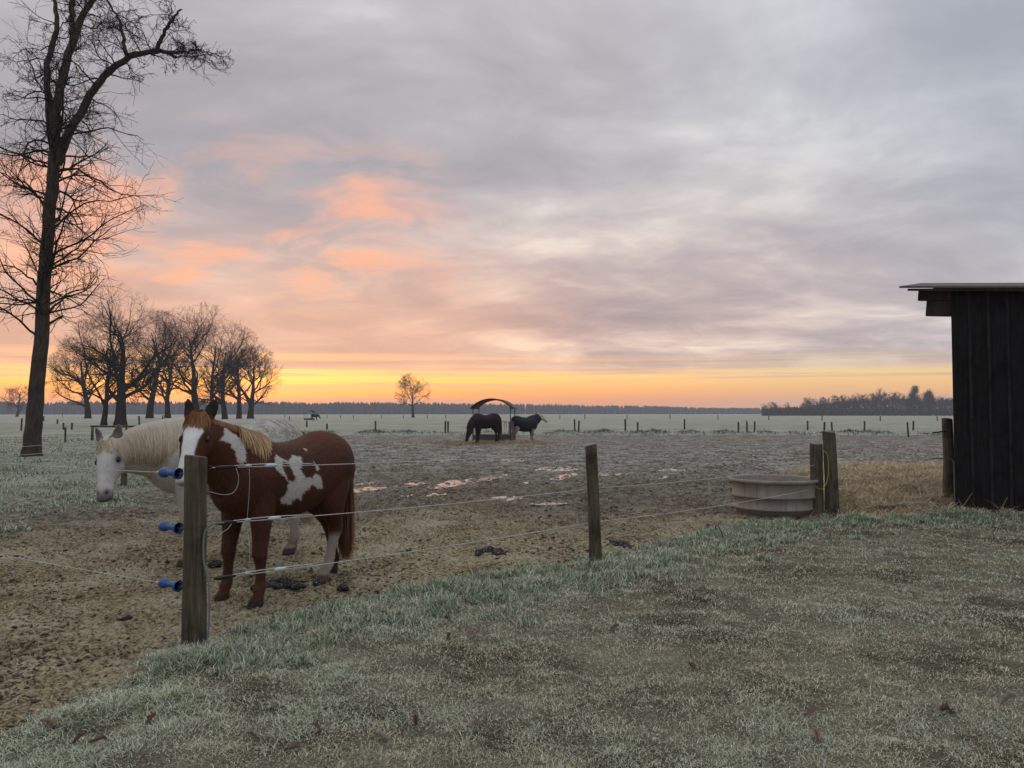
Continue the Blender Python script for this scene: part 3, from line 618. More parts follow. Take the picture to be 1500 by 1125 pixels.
for lst, lab, grp in ((FAR, 'thin dark post of the cross fences behind the muddy paddock', 'posts of the cross fences'), (FAR2, 'tiny distant post of the fence line far out in the pasture', 'posts of the distant pasture fence')):
    for i, (px, yb, yt) in enumerate(lst):
        p = gnd(px, yb); h = (yb-yt)*p[1]/FPX; s_ = max(.8, p[1]/FPX*2.6/.11)
        o = thing('fence_post', lab, 'fence post', (p[0], p[1], hz(*p)-.05), 0, grp, pm[i % 4]); o.scale = (min(s_, 1.9), min(s_, 1.9), h/1.15+.02); o.rotation_euler = (rg.normal(0, .02), rg.normal(0, .03), rg.uniform(0, 6))
# low rail behind the white horse
q0, q1 = gnd(135, 645), gnd(213, 645)
rail = thing('hitching_rail', 'low dark wooden rail behind the white horse', 'rail', (*q0, 0))
for k, t in enumerate((0.0, 1.0)): link('post', tube_mesh('post', [(0,0,-.1),(0,0,.78)], .075, 8), M_farpost(), rail, ((q1-q0)[0]*t, (q1-q0)[1]*t, 0))
link('rail', tube_mesh('rail', [(-.1,0,.82),((q1-q0)[0]+.1,(q1-q0)[1],.80)], .06, 8), M_farpost(), rail)

# ------------------------------------------------------------------ ropes, handles and fittings
def _rope(q, b):
    n_ = q.noise(q.map(wp(q), scale=(1,1,1)), 220, 2, .6); q.put(b.inputs['Base Color'], q.ramp(n_, [(.3,(.26,.26,.26)),(.7,(.58,.58,.57))])); bump(q, b, n_, .5, .003)
M_rope = mat('white_rope', _rope, rough=.7); M_thread = mat('thin_wire', color=(.40,.40,.39), rough=.5)
M_darkwire = mat('dark_wire', color=(.03,.03,.035), rough=.5, metal=.4); M_cable = mat('grey_cable', color=(.16,.18,.20), rough=.5)
def _blue(q, b):
    n_ = q.noise(oc(q), 30, 4); q.put(b.inputs['Base Color'], q.mix(q.ss(n_, .5, .75), (.022,.070,.23), (.07,.145,.30))); 
M_blue = mat('blue_plastic', _blue, rough=.42, spec=.4); M_black = mat('black_plastic', color=(.012,.012,.014), rough=.4)
def span(a, b, sag, n=24):
    t = np.linspace(0, 1, n)[:, None]; P_ = np.asarray(a)*(1-t)+np.asarray(b)*t; P_[:, 2] -= sag*4*(t*(1-t))[:, 0]; return P_
s5 = pA[1]/FPX
HA = [at(300, y_, pA[1]-.02)[2] for y_ in (686, 769, 851)]; HB = [at(873, y_, pB[1])[2] for y_ in (662, 716, 766)]; HC = [at(1190, y_, pC[1])[2] for y_ in (646, 681, 715)]
strand = ['top', 'middle', 'bottom']
for k in range(3):
    A = np.array([pA[0]+.09, pA[1]+.03, HA[k]]); B = np.array([pB[0], pB[1]+.075, HB[k]]); Cc = np.array([pC[0]-.06, pC[1]-.09, HC[k]])
    o = thing('fence_rope', f'{strand[k]} white electric rope between the handle post and the tub post', 'rope', A)
    Lp = np.concatenate([span(A, B, .02), span(B, Cc, .035)[1:]])-A
    link('strand', tube_mesh('strand', Lp, .0036, 6), M_rope, o)
    d_ = (B-A)/np.linalg.norm(B-A)
    near_ = np.array([(d_*t)+np.array([0, 0, .012*math.sin(min(t/.75,1)*math.pi)]) for t in np.linspace(.0, .78, 14)])
    link('doubled_strand', tube_mesh('doubled_strand', near_, .0042, 6), M_rope, o)
    link('insulator', tube_mesh('insulator', [d_*t for t in (.02,.05,.10,.15,.18)], [.006,.013,.015,.012,.006], 10), M_black, o)
    tt = (.44, .47, .52)[k]
    link('connector', tube_mesh('connector', [d_*t for t in (tt-.05,tt-.035,tt,tt+.035,tt+.05)], [.006,.014,.015,.013,.006], 8), mat('clear_plastic', color=(.45,.55,.60), rough=.3), o)
    link('knot', tube_mesh('knot', [d_*t+np.array([0,0,.004]) for t in (.24,.255,.27,.285)], [.006,.013,.013,.006], 8), M_rope, o)
    # wire bound round the post
    th = np.linspace(0, 2*math.pi, 30); rr = .095
    link('post_binding', tube_mesh('post_binding', np.stack([-.09+rr*np.cos(th), -.03+rr*np.sin(th), 0*th+.012*np.sin(th)], 1), .0022, 5), M_darkwire, o)
def thread(label, px, rad, m_, name='loose_twine', cat='twine', depth=None):
    P_ = np.array([at(x_, y_, depth if depth else pA[1]+.35+.0035*(x_-300)) for x_, y_ in px]); t = np.linspace(0, 1, len(px)); tt = np.linspace(0, 1, 4*len(px))
    Q = np.stack([np.interp(tt, t, P_[:, k]) for k in range(3)], 1)
    for _ in range(3): Q[1:-1] = (Q[:-2]+Q[1:-1]*2+Q[2:])/4
    return thing(name, label, cat, Q[0], me=tube_mesh(name, Q-Q[0], rad, 6), mat=m_)
thread('loop of loose white twine hanging off the top rope', [(346,686),(350,698),(348,714),(340,724),(325,725),(306,720)], .0022, M_thread)
thread('thin white twine hanging straight down from the top rope', [(365,687),(366,705),(364,740),(361,768),(365,795),(366,830)], .0016, M_thread)
thread('short frayed twine end at the middle rope', [(342,763),(334,775),(325,780),(319,787)], .0024, M_thread)
thread('grey cable looping from the middle rope down the handle post', [(330,766),(315,766),(304,771),(299,782),(298,800),(298,822),(302,836),(306,850),(307,880),(306,915),(303,945)], .0065, M_cable, 'power_cable', 'cable', depth=pA[1]-.06)
# gate handles: lathe along local X, wire on towards the far gate post
hy = [694, 774, 859]; end_z = [1.10, .75, .47]
for k in range(3):
    c0 = at(264, hy[k], pA[1]+.02); far = np.array([*gate_end, [1.22, .86, .50][k]])
    d_ = far-c0; d_ /= np.linalg.norm(d_)
    lab = ['blue gate handle hooked to the top of the mossy post', 'blue gate handle at mid height, hooked without a taut rope', 'blue gate handle with a split flange near the post foot'][k]
    o = thing('gate_hook_grip', lab, 'gate handle', c0); o.scale = (1.28, 1.28, 1.22); o.rotation_euler = Vector(d_).to_track_quat('Z', 'Y').to_euler()
    link('grip', lathe('grip', [(.004,.030),(.012,.032),(.0135,.045),(.0150,.050),(.0135,.055),(.0150,.064),(.0135,.070),(.0150,.079),(.0135,.085),(.0150,.094),(.0135,.10),(.016,.108),(.023,.115),(.0275,.127),(.028,.142),(.024,.155),(.015,.164),(.004,.168)], 20), M_blue, o)
    fl = link('flange', lathe('flange', [(.012,.045),(.024,.036),(.0305,.028),(.0315,.012),(.0285,.010),(.026,.026),(.012,.034)], 24, cap=False), M_blue, o)
    link('spring', lathe('spring', [(.003,.034),(.022,.033),(.022,.030),(.003,.029)], 16), M_black, fl)
    link('hook', tube_mesh('hook', [(0,0,.03),(0,0,0),(0,.004,-.02),(.0,.012,-.035)], .0035, 6), mat('hook_metal', color=(.35,.35,.36), rough=.4, metal=.9), o)
    if k != 1:
        st = c0+d_*.205
        w = thing('gate_rope', f'thin gate rope running left from the {["upper","","lowest"][k]} blue handle', 'rope', st, me=tube_mesh('gate_rope', span(st, far, .015)-st, .003, 6), mat=M_thread)
        link('knot', tube_mesh('knot', [d_*t for t in (.0,.012,.03,.045)], [.004,.011,.010,.004], 8), M_rope, w)
# cross fence wires in front of the tall tree
for k, (a_, b_) in enumerate([((0,657,10.9),(150,645,14.6)), ((0,669,11.3),(150,657,15.0)), ((0,720,11.3),(150,686.5,15.8))]):
    A, B = at(*a_), at(*b_); d_ = B-A; A2 = A-d_*1.2; B2 = np.array([p16[0], p16[1], B[2]])
    thing('fence_wire', ['topmost','second','lowest'][k]+' thin wire of the cross fence in front of the tall tree', 'wire', A2, me=tube_mesh('fence_wire', np.array([A2, A, B, B2])-A2, .0035, 5), mat=M_thread)
# hose on the tub gate post, hooks on the shed gate post
thread('yellow hose hung over the taller tub-side gate post', [(1206,660),(1212,664),(1214,680),(1213,700),(1209,712),(1203,718),(1196,714),(1188,706)], .0075, mat('yellow_hose', color=(.26,.23,.05), rough=.5), 'hose', 'hose', depth=pD[1]-.10)
thread('bent dark metal hook on the shed-side gate post', [(1366,634),(1374,633),(1379,632),(1386,632)], .012, M_darkwire, 'gate_hook', 'hook', depth=pE[1]-.08)
thread('dark pipe bracket bent round the shed-side gate post', [(1362,671),(1380,671),(1394,672),(1398,678),(1398,700),(1399,735)], .012, M_cable, 'pipe', 'pipe', depth=12.9)
thread('curled dry fern stalk standing in the grass edge near the tub', [(1060,795),(1058,783),(1054,773),(1050,769),(1047,772),(1049,776)], .006, mat('dead_stalk', color=(.05,.035,.02), rough=.9), 'dry_stalk', 'plant', depth=gnd(1060,795)[1])

# ------------------------------------------------------------------ water tub
def tub():
    c = gnd(1133, 762)*1.052; o = thing('water_tub', 'round brown plastic water tub behind the fence rope', 'tub', (c[0], c[1], -.02)); o.scale = (1, 1, 1.1)
    seg = 96; th = np.arange(seg)/seg*2*np.pi
    prof = [(.545,0,0),(.560,.125,0),(.606,.128,1),(.608,.15,1),(.598,.155,1),(.606,.295,1),(.645,.298,2),(.645,.32,2),(.632,.326,2),(.645,.485,2),(.655,.50,3),(.682,.505,3),(.688,.525,3),(.676,.545,3),(.640,.545,3),(.632,.53,3),(.60,.30,3),(.56,.06,3)]
    V = []
    for r_, z, b in prof:
        m_ = np.zeros(seg)
        if b == 0: m_ = -.05*((np.mod(th+.18, 2*np.pi/6) < .16))
        if b == 2: m_ = -.022*((np.mod(th+.55, 2*np.pi/6) < .42))
        V.append(np.stack([(r_+m_)*np.cos(th), (r_+m_)*np.sin(th), 0*th+z], 1))
    k = len(prof); i = np.arange(k-1)[:, None]*seg; j = np.arange(seg)[None]; j2 = (j+1) % seg
    F = np.stack([i+j, i+j2, i+seg+j2, i+seg+j], -1).reshape(-1, 4)
    def pl(q, b):
        n_ = q.noise(oc(q), 4, 5, .6); st = q.noise(q.map(oc(q), scale=(6,6,.6)), 3, 4)
        q.put(b.inputs['Base Color'], q.mix(q.m('MULTIPLY', q.ss(st, .5, .7), .5), q.ramp(n_, [(.3,(.19,.155,.125)),(.7,(.285,.24,.20))]), (.12,.10,.083)))
    kr = 6; lo = (F.max(1) < kr*seg+seg*1)
    pm_ = mat('brown_plastic', pl, rough=.6)
    bod = link('body', mesh_np('body', np.concatenate(V), [F, ((k-1)*seg+np.arange(seg))[None]], False), pm_, o)
    th2 = np.linspace(0, 2*np.pi, 72); link('rim', tube_mesh('rim', np.stack([.665*np.cos(th2), .665*np.sin(th2), 0*th2+.527], 1), .024, 8), pm_, bod)
    link('ice', lathe('ice', [(.001,.40),(.3,.401),(.612,.40)], 48, True, False), mat('ice', color=(.20,.21,.22), rough=.18, spec=.5), o)
tub()

# ------------------------------------------------------------------ black board shed
def shed():
    th = R(32); o = thing('shed', 'black board shed with an overhanging flat roof', 'shed', (7.06, 12.32, 0), -th); rg = np.random.default_rng(2)
    bw, Lx, Ly = .254, 4.6, 4.2; sl = .087
    def roofz(x, y=0): return 3.60-sl*x+.155*y
    def board(x0, y0, along, off, w, top):
        bm = bmesh.new()
        if along == 'x': bx(bm, x0, x0+w, y0-off-.02, y0-off+.004, .02, top, bevel=.004)
        else: bx(bm, y0-off-.02, y0-off+.004, x0, x0+w, .02, top, bevel=.004)
        return link('board', bm_mesh(bm, 'board'), M_shed(), o)
    k = 0
    for x0 in np.arange(0, Lx, bw):
        b = board(x0+rg.uniform(0, .004), 0, 'x', rg.uniform(0, .006), bw-.006, roofz(x0)-.03); k += 1
        if x0 > .1:
            bm = bmesh.new(); bx(bm, x0-.022, x0+.022, -.052, -.0285, .03, roofz(x0)-.035, bevel=.006); link('batten', bm_mesh(bm, 'batten'), mat('edgelight_batten', _wood((.012,.010,.010), (.040,.033,.032)), rough=.85, spec=.15), b)  # battens coloured lighter than the boards, painting in light caught by the edges
    for x0 in np.arange(0, Lx, bw): board(x0, Ly, 'x', 0, bw-.004, roofz(x0, Ly)-.03)
    for y0 in np.arange(.03, Ly-.02, bw): board(y0, .025, 'y', 0, bw-.004, roofz(0, y0)-.03); board(y0, Lx, 'y', 0, bw-.004, roofz(Lx, y0)-.03)
    bm = bmesh.new(); v = []
    x0, x1, y0, y1 = -.72, Lx+.4, -.22, Ly+.3; t0 = .03
    for zz in (0, t0):
        for (x_, y_) in ((x0,y0),(x1,y0),(x1,y1),(x0,y1)): v.append(bm.verts.new((x_, y_, roofz(x_, y_)+zz+.015)))
    for f_ in ((3,2,1,0),(4,5,6,7),(0,1,5,4),(1,2,6,5),(2,3,7,6),(3,0,4,7)): bm.faces.new([v[i] for i in f_])
    def rf(q, b): q.put(b.inputs['Base Color'], q.ramp(q.noise(oc(q), 6, 4), [(.3,(.05,.042,.038)),(.7,(.10,.085,.075))]))
    ro = link('roof', bm_mesh(bm, 'roof'), mat('roof_sheet', rf, rough=.7), o)
    bm = bmesh.new(); bx(bm, -.60, Lx+.3, -.20, -.16, -.028, .005, Matrix.Translation((0,0,roofz(0, -.2))) @ Matrix.Rotation(math.atan(sl), 4, 'Y')); link('roof_batten', bm_mesh(bm, 'roof_batten'), M_beam(), ro)
    for yb in (.03, 2.0, Ly-.3):
        bm = bmesh.new(); bx(bm, -.46, Lx+.2, yb, yb+.12, -.19, -.03, Matrix.Translation((0,0,roofz(0, yb))) @ Matrix.Rotation(math.atan(sl), 4, 'Y'), .004); link('rafter', bm_mesh(bm, 'rafter'), M_beam(), ro)
        bm = bmesh.new(); bx(bm, -.33, Lx+.1, yb+.01, yb+.13, -.44, -.20, Matrix.Translation((0,0,roofz(0, yb))) @ Matrix.Rotation(math.atan(sl), 4, 'Y'), .004); link('wall_plate', bm_mesh(bm, 'wall_plate'), M_beam(), o)
    nm = lathe('nail', [(.001,-.002),(.007,0),(.005,.004),(.001,.005)], 8)
    for x_, z_ in ((.51, 2.66), (.765, 2.64), (1.27,2.66)):
        nn = link('nail', nm, mat('nail_metal', color=(.4,.4,.4), rough=.4, metal=.8), o, (x_, -.042, z_)); nn.rotation_euler = (R(90), 0, 0)
shed()
lg = [at(x_, y_, d_) for x_, y_, d_ in ((1285,752,12.3),(1320,753,12.35),(1360,754,12.4),(1408,752,12.6))]
lg = np.array([[p_[0], p_[1], .075] for p_ in lg]); thing('log', 'rotting log lying between the straw and the frosted grass', 'log', lg[0], me=tube_mesh('log', lg-lg[0], [.055,.085,.08,.06], 10), mat=M_farpost())
M_stick = mat('dry_stick', color=(.15,.10,.06), rough=.9)
for i, (a_, b_, lab) in enumerate([((1398,758,12.0),(1424,722,12.1),'long dry stick leaning on the shed wall by the corner'),((1458,757,11.6),(1476,728,11.7),'forked dry stick leaning on the shed boards'),((1340,757,12.2),(1445,747,12.0),'thin dry stick lying flat across the shed foot')]):
    A, B = at(*a_), at(*b_); thing('stick', lab, 'stick', A, me=tube_mesh('stick', [np.zeros(3), (B-A)*.5+np.array([.02,0,.015]), B-A], [.012,.009,.005], 6), mat=M_stick)

# ------------------------------------------------------------------ roofed hay feeder
M_steel = mat('feeder_steel', color=(.10,.105,.11), rough=.5, metal=.5); M_sheet = mat('feeder_roof', color=(.075,.06,.05), rough=.6, metal=.2)
def feeder(px, yb, rz, s_, label, simple=False):
    p = gnd(px, yb); o = thing('hay_feeder', label, 'feeder', (p[0], p[1], 0), rz); o.scale = (s_,)*3; W2, D2 = 1.0, .95
    bars = []
    for k_, (x_, y_) in enumerate(((-W2,-D2),(W2,-D2),(W2,D2),(-W2,D2))): link('post', tube_mesh('post', [(0,0,0),(0,0,1.93)], .032, 8), M_steel, o, (x_, y_, 0))
    a = np.linspace(R(-50), R(50), 22); Rr = 1.14/math.sin(R(50)); zc = 2.37-Rr; V = []
    for yy in (-D2-.2, D2+.2):
        for rr in (Rr, Rr-.03): V.append(np.stack([rr*np.sin(a), 0*a+yy, zc+rr*np.cos(a)], 1))
    n_ = len(a); V = np.concatenate(V); F = []
    for i in range(n_-1): F += [(i, i+1, 2*n_+i+1, 2*n_+i), (n_+i+1, n_+i, 3*n_+i, 3*n_+i+1), (i+1, i, n_+i, n_+i+1), (2*n_+i, 2*n_+i+1, 3*n_+i+1, 3*n_+i)]
    F += [(0, 2*n_, 3*n_, n_), (n_-1, 2*n_-1, 4*n_-1, 3*n_-1)]
    rf_ = link('roof', mesh_np('roof', V, np.array(F), False), M_sheet, o)
    for yy in (-D2, D2): link('roof_bow', tube_mesh('roof_bow', np.stack([(Rr-.05)*np.sin(a), 0*a+yy, zc+(Rr-.05)*np.cos(a)], 1), .025, 6), M_steel, rf_)
    for sx, sy, L_, ax in ((0,-D2,2*W2,'x'),(0,D2,2*W2,'x'),(-W2,0,2*D2,'y'),(W2,0,2*D2,'y')):
        bm = bmesh.new(); h_ = L_/2
        if ax == 'x': bx(bm, -h_, h_, sy-.02, sy+.02, .02, .42)
        else: bx(bm, sx-.02, sx+.02, -h_, h_, .02, .42)
        link('side_panel', bm_mesh(bm, 'side_panel'), M_sheet, o)
        if simple: continue
        loop = tube_mesh('bar', [(-.13,0,.40),(-.13,0,1.05),(-.08,0,1.13),(.08,0,1.13),(.13,0,1.05),(.13,0,.40)], .02, 6)
        for t in np.linspace(-h_+.2, h_-.2, 5): link('bar', loop, M_steel, o, (t if ax == 'x' else sx, sy if ax == 'x' else t, 0), 0 if ax == 'x' else R(90))
    return o
feeder(724, 648.5, R(-7), 1.0, 'arched-roof hay feeder between the dark horse and the rugged horse')
feeder(453, 615.3, R(30), .95, 'tiny distant arched-roof feeder far out in the pasture', True)

# ------------------------------------------------------------------ frozen puddles, dung, leaves
M_ice = mat('puddle_ice', lambda q, b: (q.put(b.inputs['Base Color'], q.ramp(q.noise(wp(q), 5, 5), [(.35,(.10,.092,.088)),(.65,(.26,.25,.245))])), bump(q, b, q.noise(wp(q), 12, 3), .15, .01)), rough=.16, spec=.5)
def puddle(px, py, wpx, hpx, seed):
    p = gnd(px, py); rx = wpx/2*p[1]/FPX; ry = (gnd(px, py-hpx/2)[1]-gnd(px, py+hpx/2)[1])/2; th = np.arange(40)/40*6.283
    r_ = 1.35+.7*fbm(np.cos(th)*1.6+seed, np.sin(th)*1.6, 3, seed); X = p[0]+rx*r_*np.cos(th)+.4*ry*np.sin(th); Y = p[1]+ry*r_*np.sin(th)
    z0 = np.percentile(height(X, Y), 52)+.004
    V = np.concatenate([np.stack([X, Y, 0*X+z0], 1), [[p[0], p[1], z0]]])
    link('frozen_puddle', mesh_np('frozen_puddle', V, np.stack([np.full(40, 40), np.arange(40), (np.arange(40)+1) % 40], 1)), M_ice, kind='structure')
for i, a_ in enumerate([(530,719,34,9),(597,711,30,6),(663,710,34,11),(720,702,18,9),(726,675,12,4),(752,675,34,4),(820,688,48,5),(826,699,20,8),(740,732,36,6),(800,738,44,5),(637,726,20,4),(590,728,16,4),(900,694,40,5),(960,700,30,4),(656,675,10,3),(540,708,12,5),(766,709,16,4),(985,689,30,3)]): puddle(*a_, i+3)
M_dung = mat('dung', lambda q, b: q.put(b.inputs['Base Color'], q.ramp(q.noise(wp(q), 60, 3), [(.4,(.018,.013,.011)),(.58,(.05,.042,.038)),(.72,(.30,.30,.30))])), rough=.9)
def dung(px, py, wpx, n_, label, seed):
    p = gnd(px, py); rg = np.random.default_rng(seed); bm = bmesh.new(); w = wpx/2*p[1]/FPX
    for k in range(n_):
        x_, y_ = rg.normal(0, w*.5), rg.normal(0, w*.38); r_ = rg.uniform(.022, .04); z_ = .02+.05*math.exp(-(x_*x_+y_*y_)/(w*w*.3))*rg.random()
        s_ = bmesh.ops.create_icosphere(bm, subdivisions=2, radius=r_)['verts']
        for v in s_: v.co = Vector((x_, y_, z_))+Vector((v.co.x*1.15, v.co.y, v.co.z*.85))*(1+.25*math.sin(v.co.x*190+k)*math.sin(v.co.y*170+k*2))
    thing('dung_heap', label, 'dung', (p[0], p[1], hz(*p)), 0, 'droppings on the paddock soil', bm_mesh(bm, 'dung_heap', True), M_dung)
dung(414,862,52,60,'largest frosted dung heap, by the brown and white horse forehoof',1); dung(466,858,14,7,'small dark dung lump near the hind hooves of the pinto',2); dung(908,798,52,55,'dark dung heap beside the lone weathered fence post',3)
dung(720,810,44,40,'flattened dung heap midway along the bottom rope',4); dung(316,832,22,16,'dung heap showing behind the gate post and the pinto foreleg',5); dung(503,869,10,5,'lone dung ball on the sandy edge right of the hooves',6)
lf = bmesh.new(); pts = [(0,-.05),(.018,-.035),(.014,-.022),(.030,-.01),(.020,.004),(.030,.02),(.016,.03),(.012,.048),(0,.056)]
top_ = [lf.verts.new((x_, y_, .012*abs(x_)/.03+.010*math.sin(y_*40))) for x_, y_ in pts]; bot_ = [lf.verts.new((-x_, y_, .014*abs(x_)/.03+.010*math.sin(y_*40))) for x_, y_ in pts[1:-1]]
mid_ = [lf.verts.new((0, y_, .010*math.sin(y_*40)-.003)) for x_, y_ in pts[1:-1]]
for s_ in (top_[1:-1], bot_):
    for i in range(len(mid_)-1): lf.faces.new((mid_[i], s_[i], s_[i+1], mid_[i+1]))
    lf.faces.new((top_[0], s_[0], mid_[0])); lf.faces.new((mid_[-1], s_[-1], top_[-1]))
lfm = bm_mesh(lf, 'fallen_leaf', True); lfm.materials.append(mat('dead_leaf', lambda q, b: q.put(b.inputs['Base Color'], q.ramp(rnd(q), [(0,(.13,.080,.055)),(.5,(.22,.155,.115)),(1,(.32,.27,.23))])), rough=.8))
rg = np.random.default_rng(12)
for i in range(26):
    for _ in range(50):
        px, py = rg.uniform(20, 1480), rg.uniform(860, 1115)
        if rg.random() < .55: px = rg.uniform(20, 700)
        p = gnd(px, py)
        if sdf_poly(np.array([p[0]]), np.array([p[1]]), FRONT)[0] > .1: break
    o = thing('fallen_leaf', 'curled dead oak leaf lying on the frosted grass', 'leaf', (p[0], p[1], hz(*p)+.025), rg.uniform(0, 6.28), 'dead leaves in the grass', lfm); s_ = rg.uniform(.6, 1.0); o.scale = (s_, s_, s_*rg.uniform(1, 3)); o.rotation_euler = (rg.normal(0, .4), rg.normal(0, .4), rg.uniform(0, 6.28))

# ------------------------------------------------------------------ horses
def loft_rings(rings, n=20):
    """rings: (centre, side, up, half width, half up, half down, top narrowing)"""
    th = np.arange(n)/n*2*np.pi; V = []
    for c, s_, u, a, bu, bd, k in rings:
        ct, st = np.cos(th), np.sin(th); w = a*ct*(1-k*np.clip(st, 0, 1)**1.5); h = np.where(st > 0, bu, bd)*st
        V.append(np.asarray(c)[None]+w[:, None]*np.asarray(s_)[None]+h[:, None]*np.asarray(u)[None])
    V = np.concatenate(V); k = len(rings); i = np.arange(k-1)[:, None]*n; j = np.arange(n)[None]; j2 = (j+1) % n
    F = [tuple(r) for r in np.stack([i+j, i+j2, i+n+j2, i+n+j], -1).reshape(-1, 4)]+[tuple(range(n))[::-1], tuple((k-1)*n+np.arange(n))]
    return V, F
def densify(rings, m_=3):
    out_ = []; vals = [np.concatenate([np.ravel(x) for x in r]) for r in rings]; n = len(vals); A = np.array(vals); t = np.linspace(0, n-1, (n-1)*m_+1)
    for tt in t:                                  # Catmull-Rom through the stations
        i = min(int(tt), n-2); f_ = tt-i; p0, p1, p2, p3 = A[max(i-1, 0)], A[i], A[i+1], A[min(i+2, n-1)]
        v = .5*((2*p1)+(-p0+p2)*f_+(2*p0-5*p1+4*p2-p3)*f_**2+(-p0+3*p1-3*p2+p3)*f_**3)
        s_ = v[3:6]/np.linalg.norm(v[3:6]); u = v[6:9]; u = u-s_*np.dot(u, s_); u /= np.linalg.norm(u)
        out_.append((v[:3], s_, u, max(v[9], .004), max(v[10], .004), max(v[11], .004), np.clip(v[12], 0, .8)))
    return out_
EX, EY, EZ = np.eye(3)
TORSO = [(-.825,1.09,.06,.09,.11,0),(-.78,1.11,.15,.18,.20,0),(-.69,1.13,.235,.25,.27,.05),(-.55,1.14,.282,.290,.32,.12),(-.40,1.13,.300,.305,.37,.16),(-.22,1.08,.305,.300,.385,.10),(-.02,1.05,.315,.295,.385,.06),
         (.18,1.05,.310,.300,.385,.12),(.33,1.07,.290,.325,.395,.32),(.46,1.08,.268,.325,.395,.42),(.58,1.08,.245,.27,.36,.30),(.68,1.05,.205,.20,.27,.15),(.755,1.02,.12,.11,.16,0)]
def torso_rings(grow_=0.0, skirt=0.0, x0=-9, x1=9):
    return [((x, 0, z), EY, EZ, a+grow_, bu+grow_, bd+grow_+skirt, k) for x, z, a, bu, bd, k in TORSO if x0 <= x <= x1]
LEGF = .22
def leg(front, side, dx=0.0, lift=0.0, dy=0.0):
    y = side*.155
    if front: st = [(.42,1.02,.16,.10,.0),(.43,.84,.115,.085,0),(.44,.70,.082,.066,0),(.445,.56,.062,.052,0),(.455,.45,.054,.049,0),(.455,.41,.052,.048,0),(.445,.36,.040,.036,0),(.443,.26,.034,.030,0),(.445,.175,.040,.036,0),(.452,.145,.046,.040,0),(.465,.095,.037,.035,0),(.483,.062,.047,.045,0),(.492,.03,.051,.049,0),(.50,-.005,.056,.053,0)]
    else: st = [(-.50,1.10,.23,.11,.0),(-.49,.92,.215,.115,0),(-.50,.78,.155,.098,0),(-.545,.66,.105,.074,0),(-.60,.585,.078,.058,0),(-.645,.52,.068,.050,0),(-.655,.47,.056,.046,0),(-.652,.40,.043,.038,0),(-.65,.29,.037,.034,0),(-.648,.19,.042,.038,0),(-.638,.15,.048,.043,0),(-.618,.10,.038,.036,0),(-.60,.064,.047,.045,0),(-.59,.03,.051,.049,0),(-.58,-.005,.056,.053,0)]
    ztop = st[0][1]; rings = []
    for x, z, fa, la, _ in st:
        t = np.clip((.95-z)/.85, 0, 1); yy = y*(1-.12*t)+dy*t
        if not front and z > .75: yy = side*(.135)
        k_ = 1.0+LEGF*np.clip((1.0-z)/.3, 0, 1)
        rings.append(((x+dx*t, yy, z), EY, EX, la*k_, fa*k_, fa*k_, 0))
    return rings
HEAD = [(-.07,.15,.060),(-.02,.205,.082),(.06,.235,.096),(.14,.262,.108),(.22,.262,.104),(.29,.222,.088),(.36,.178,.071),(.43,.148,.060),(.49,.138,.060),(.54,.130,.061),(.58,.110,.054),(.605,.070,.038),(.612,.03,.018)]
def head_rings(poll, ax, dor, s_=1.0, hw=1.0):
    sd_ = np.cross(dor, ax); sd_ = sd_/np.linalg.norm(sd_)
    return [(poll+ax*t*s_-dor*(d/2+.012*max(0, (t-.45)/.15))*s_, sd_, dor, w*s_*hw, d/2*s_*(1+(hw-1)*.6), d/2*s_*(1+(hw-1)*.6), .12) for t, d, w in HEAD], sd_
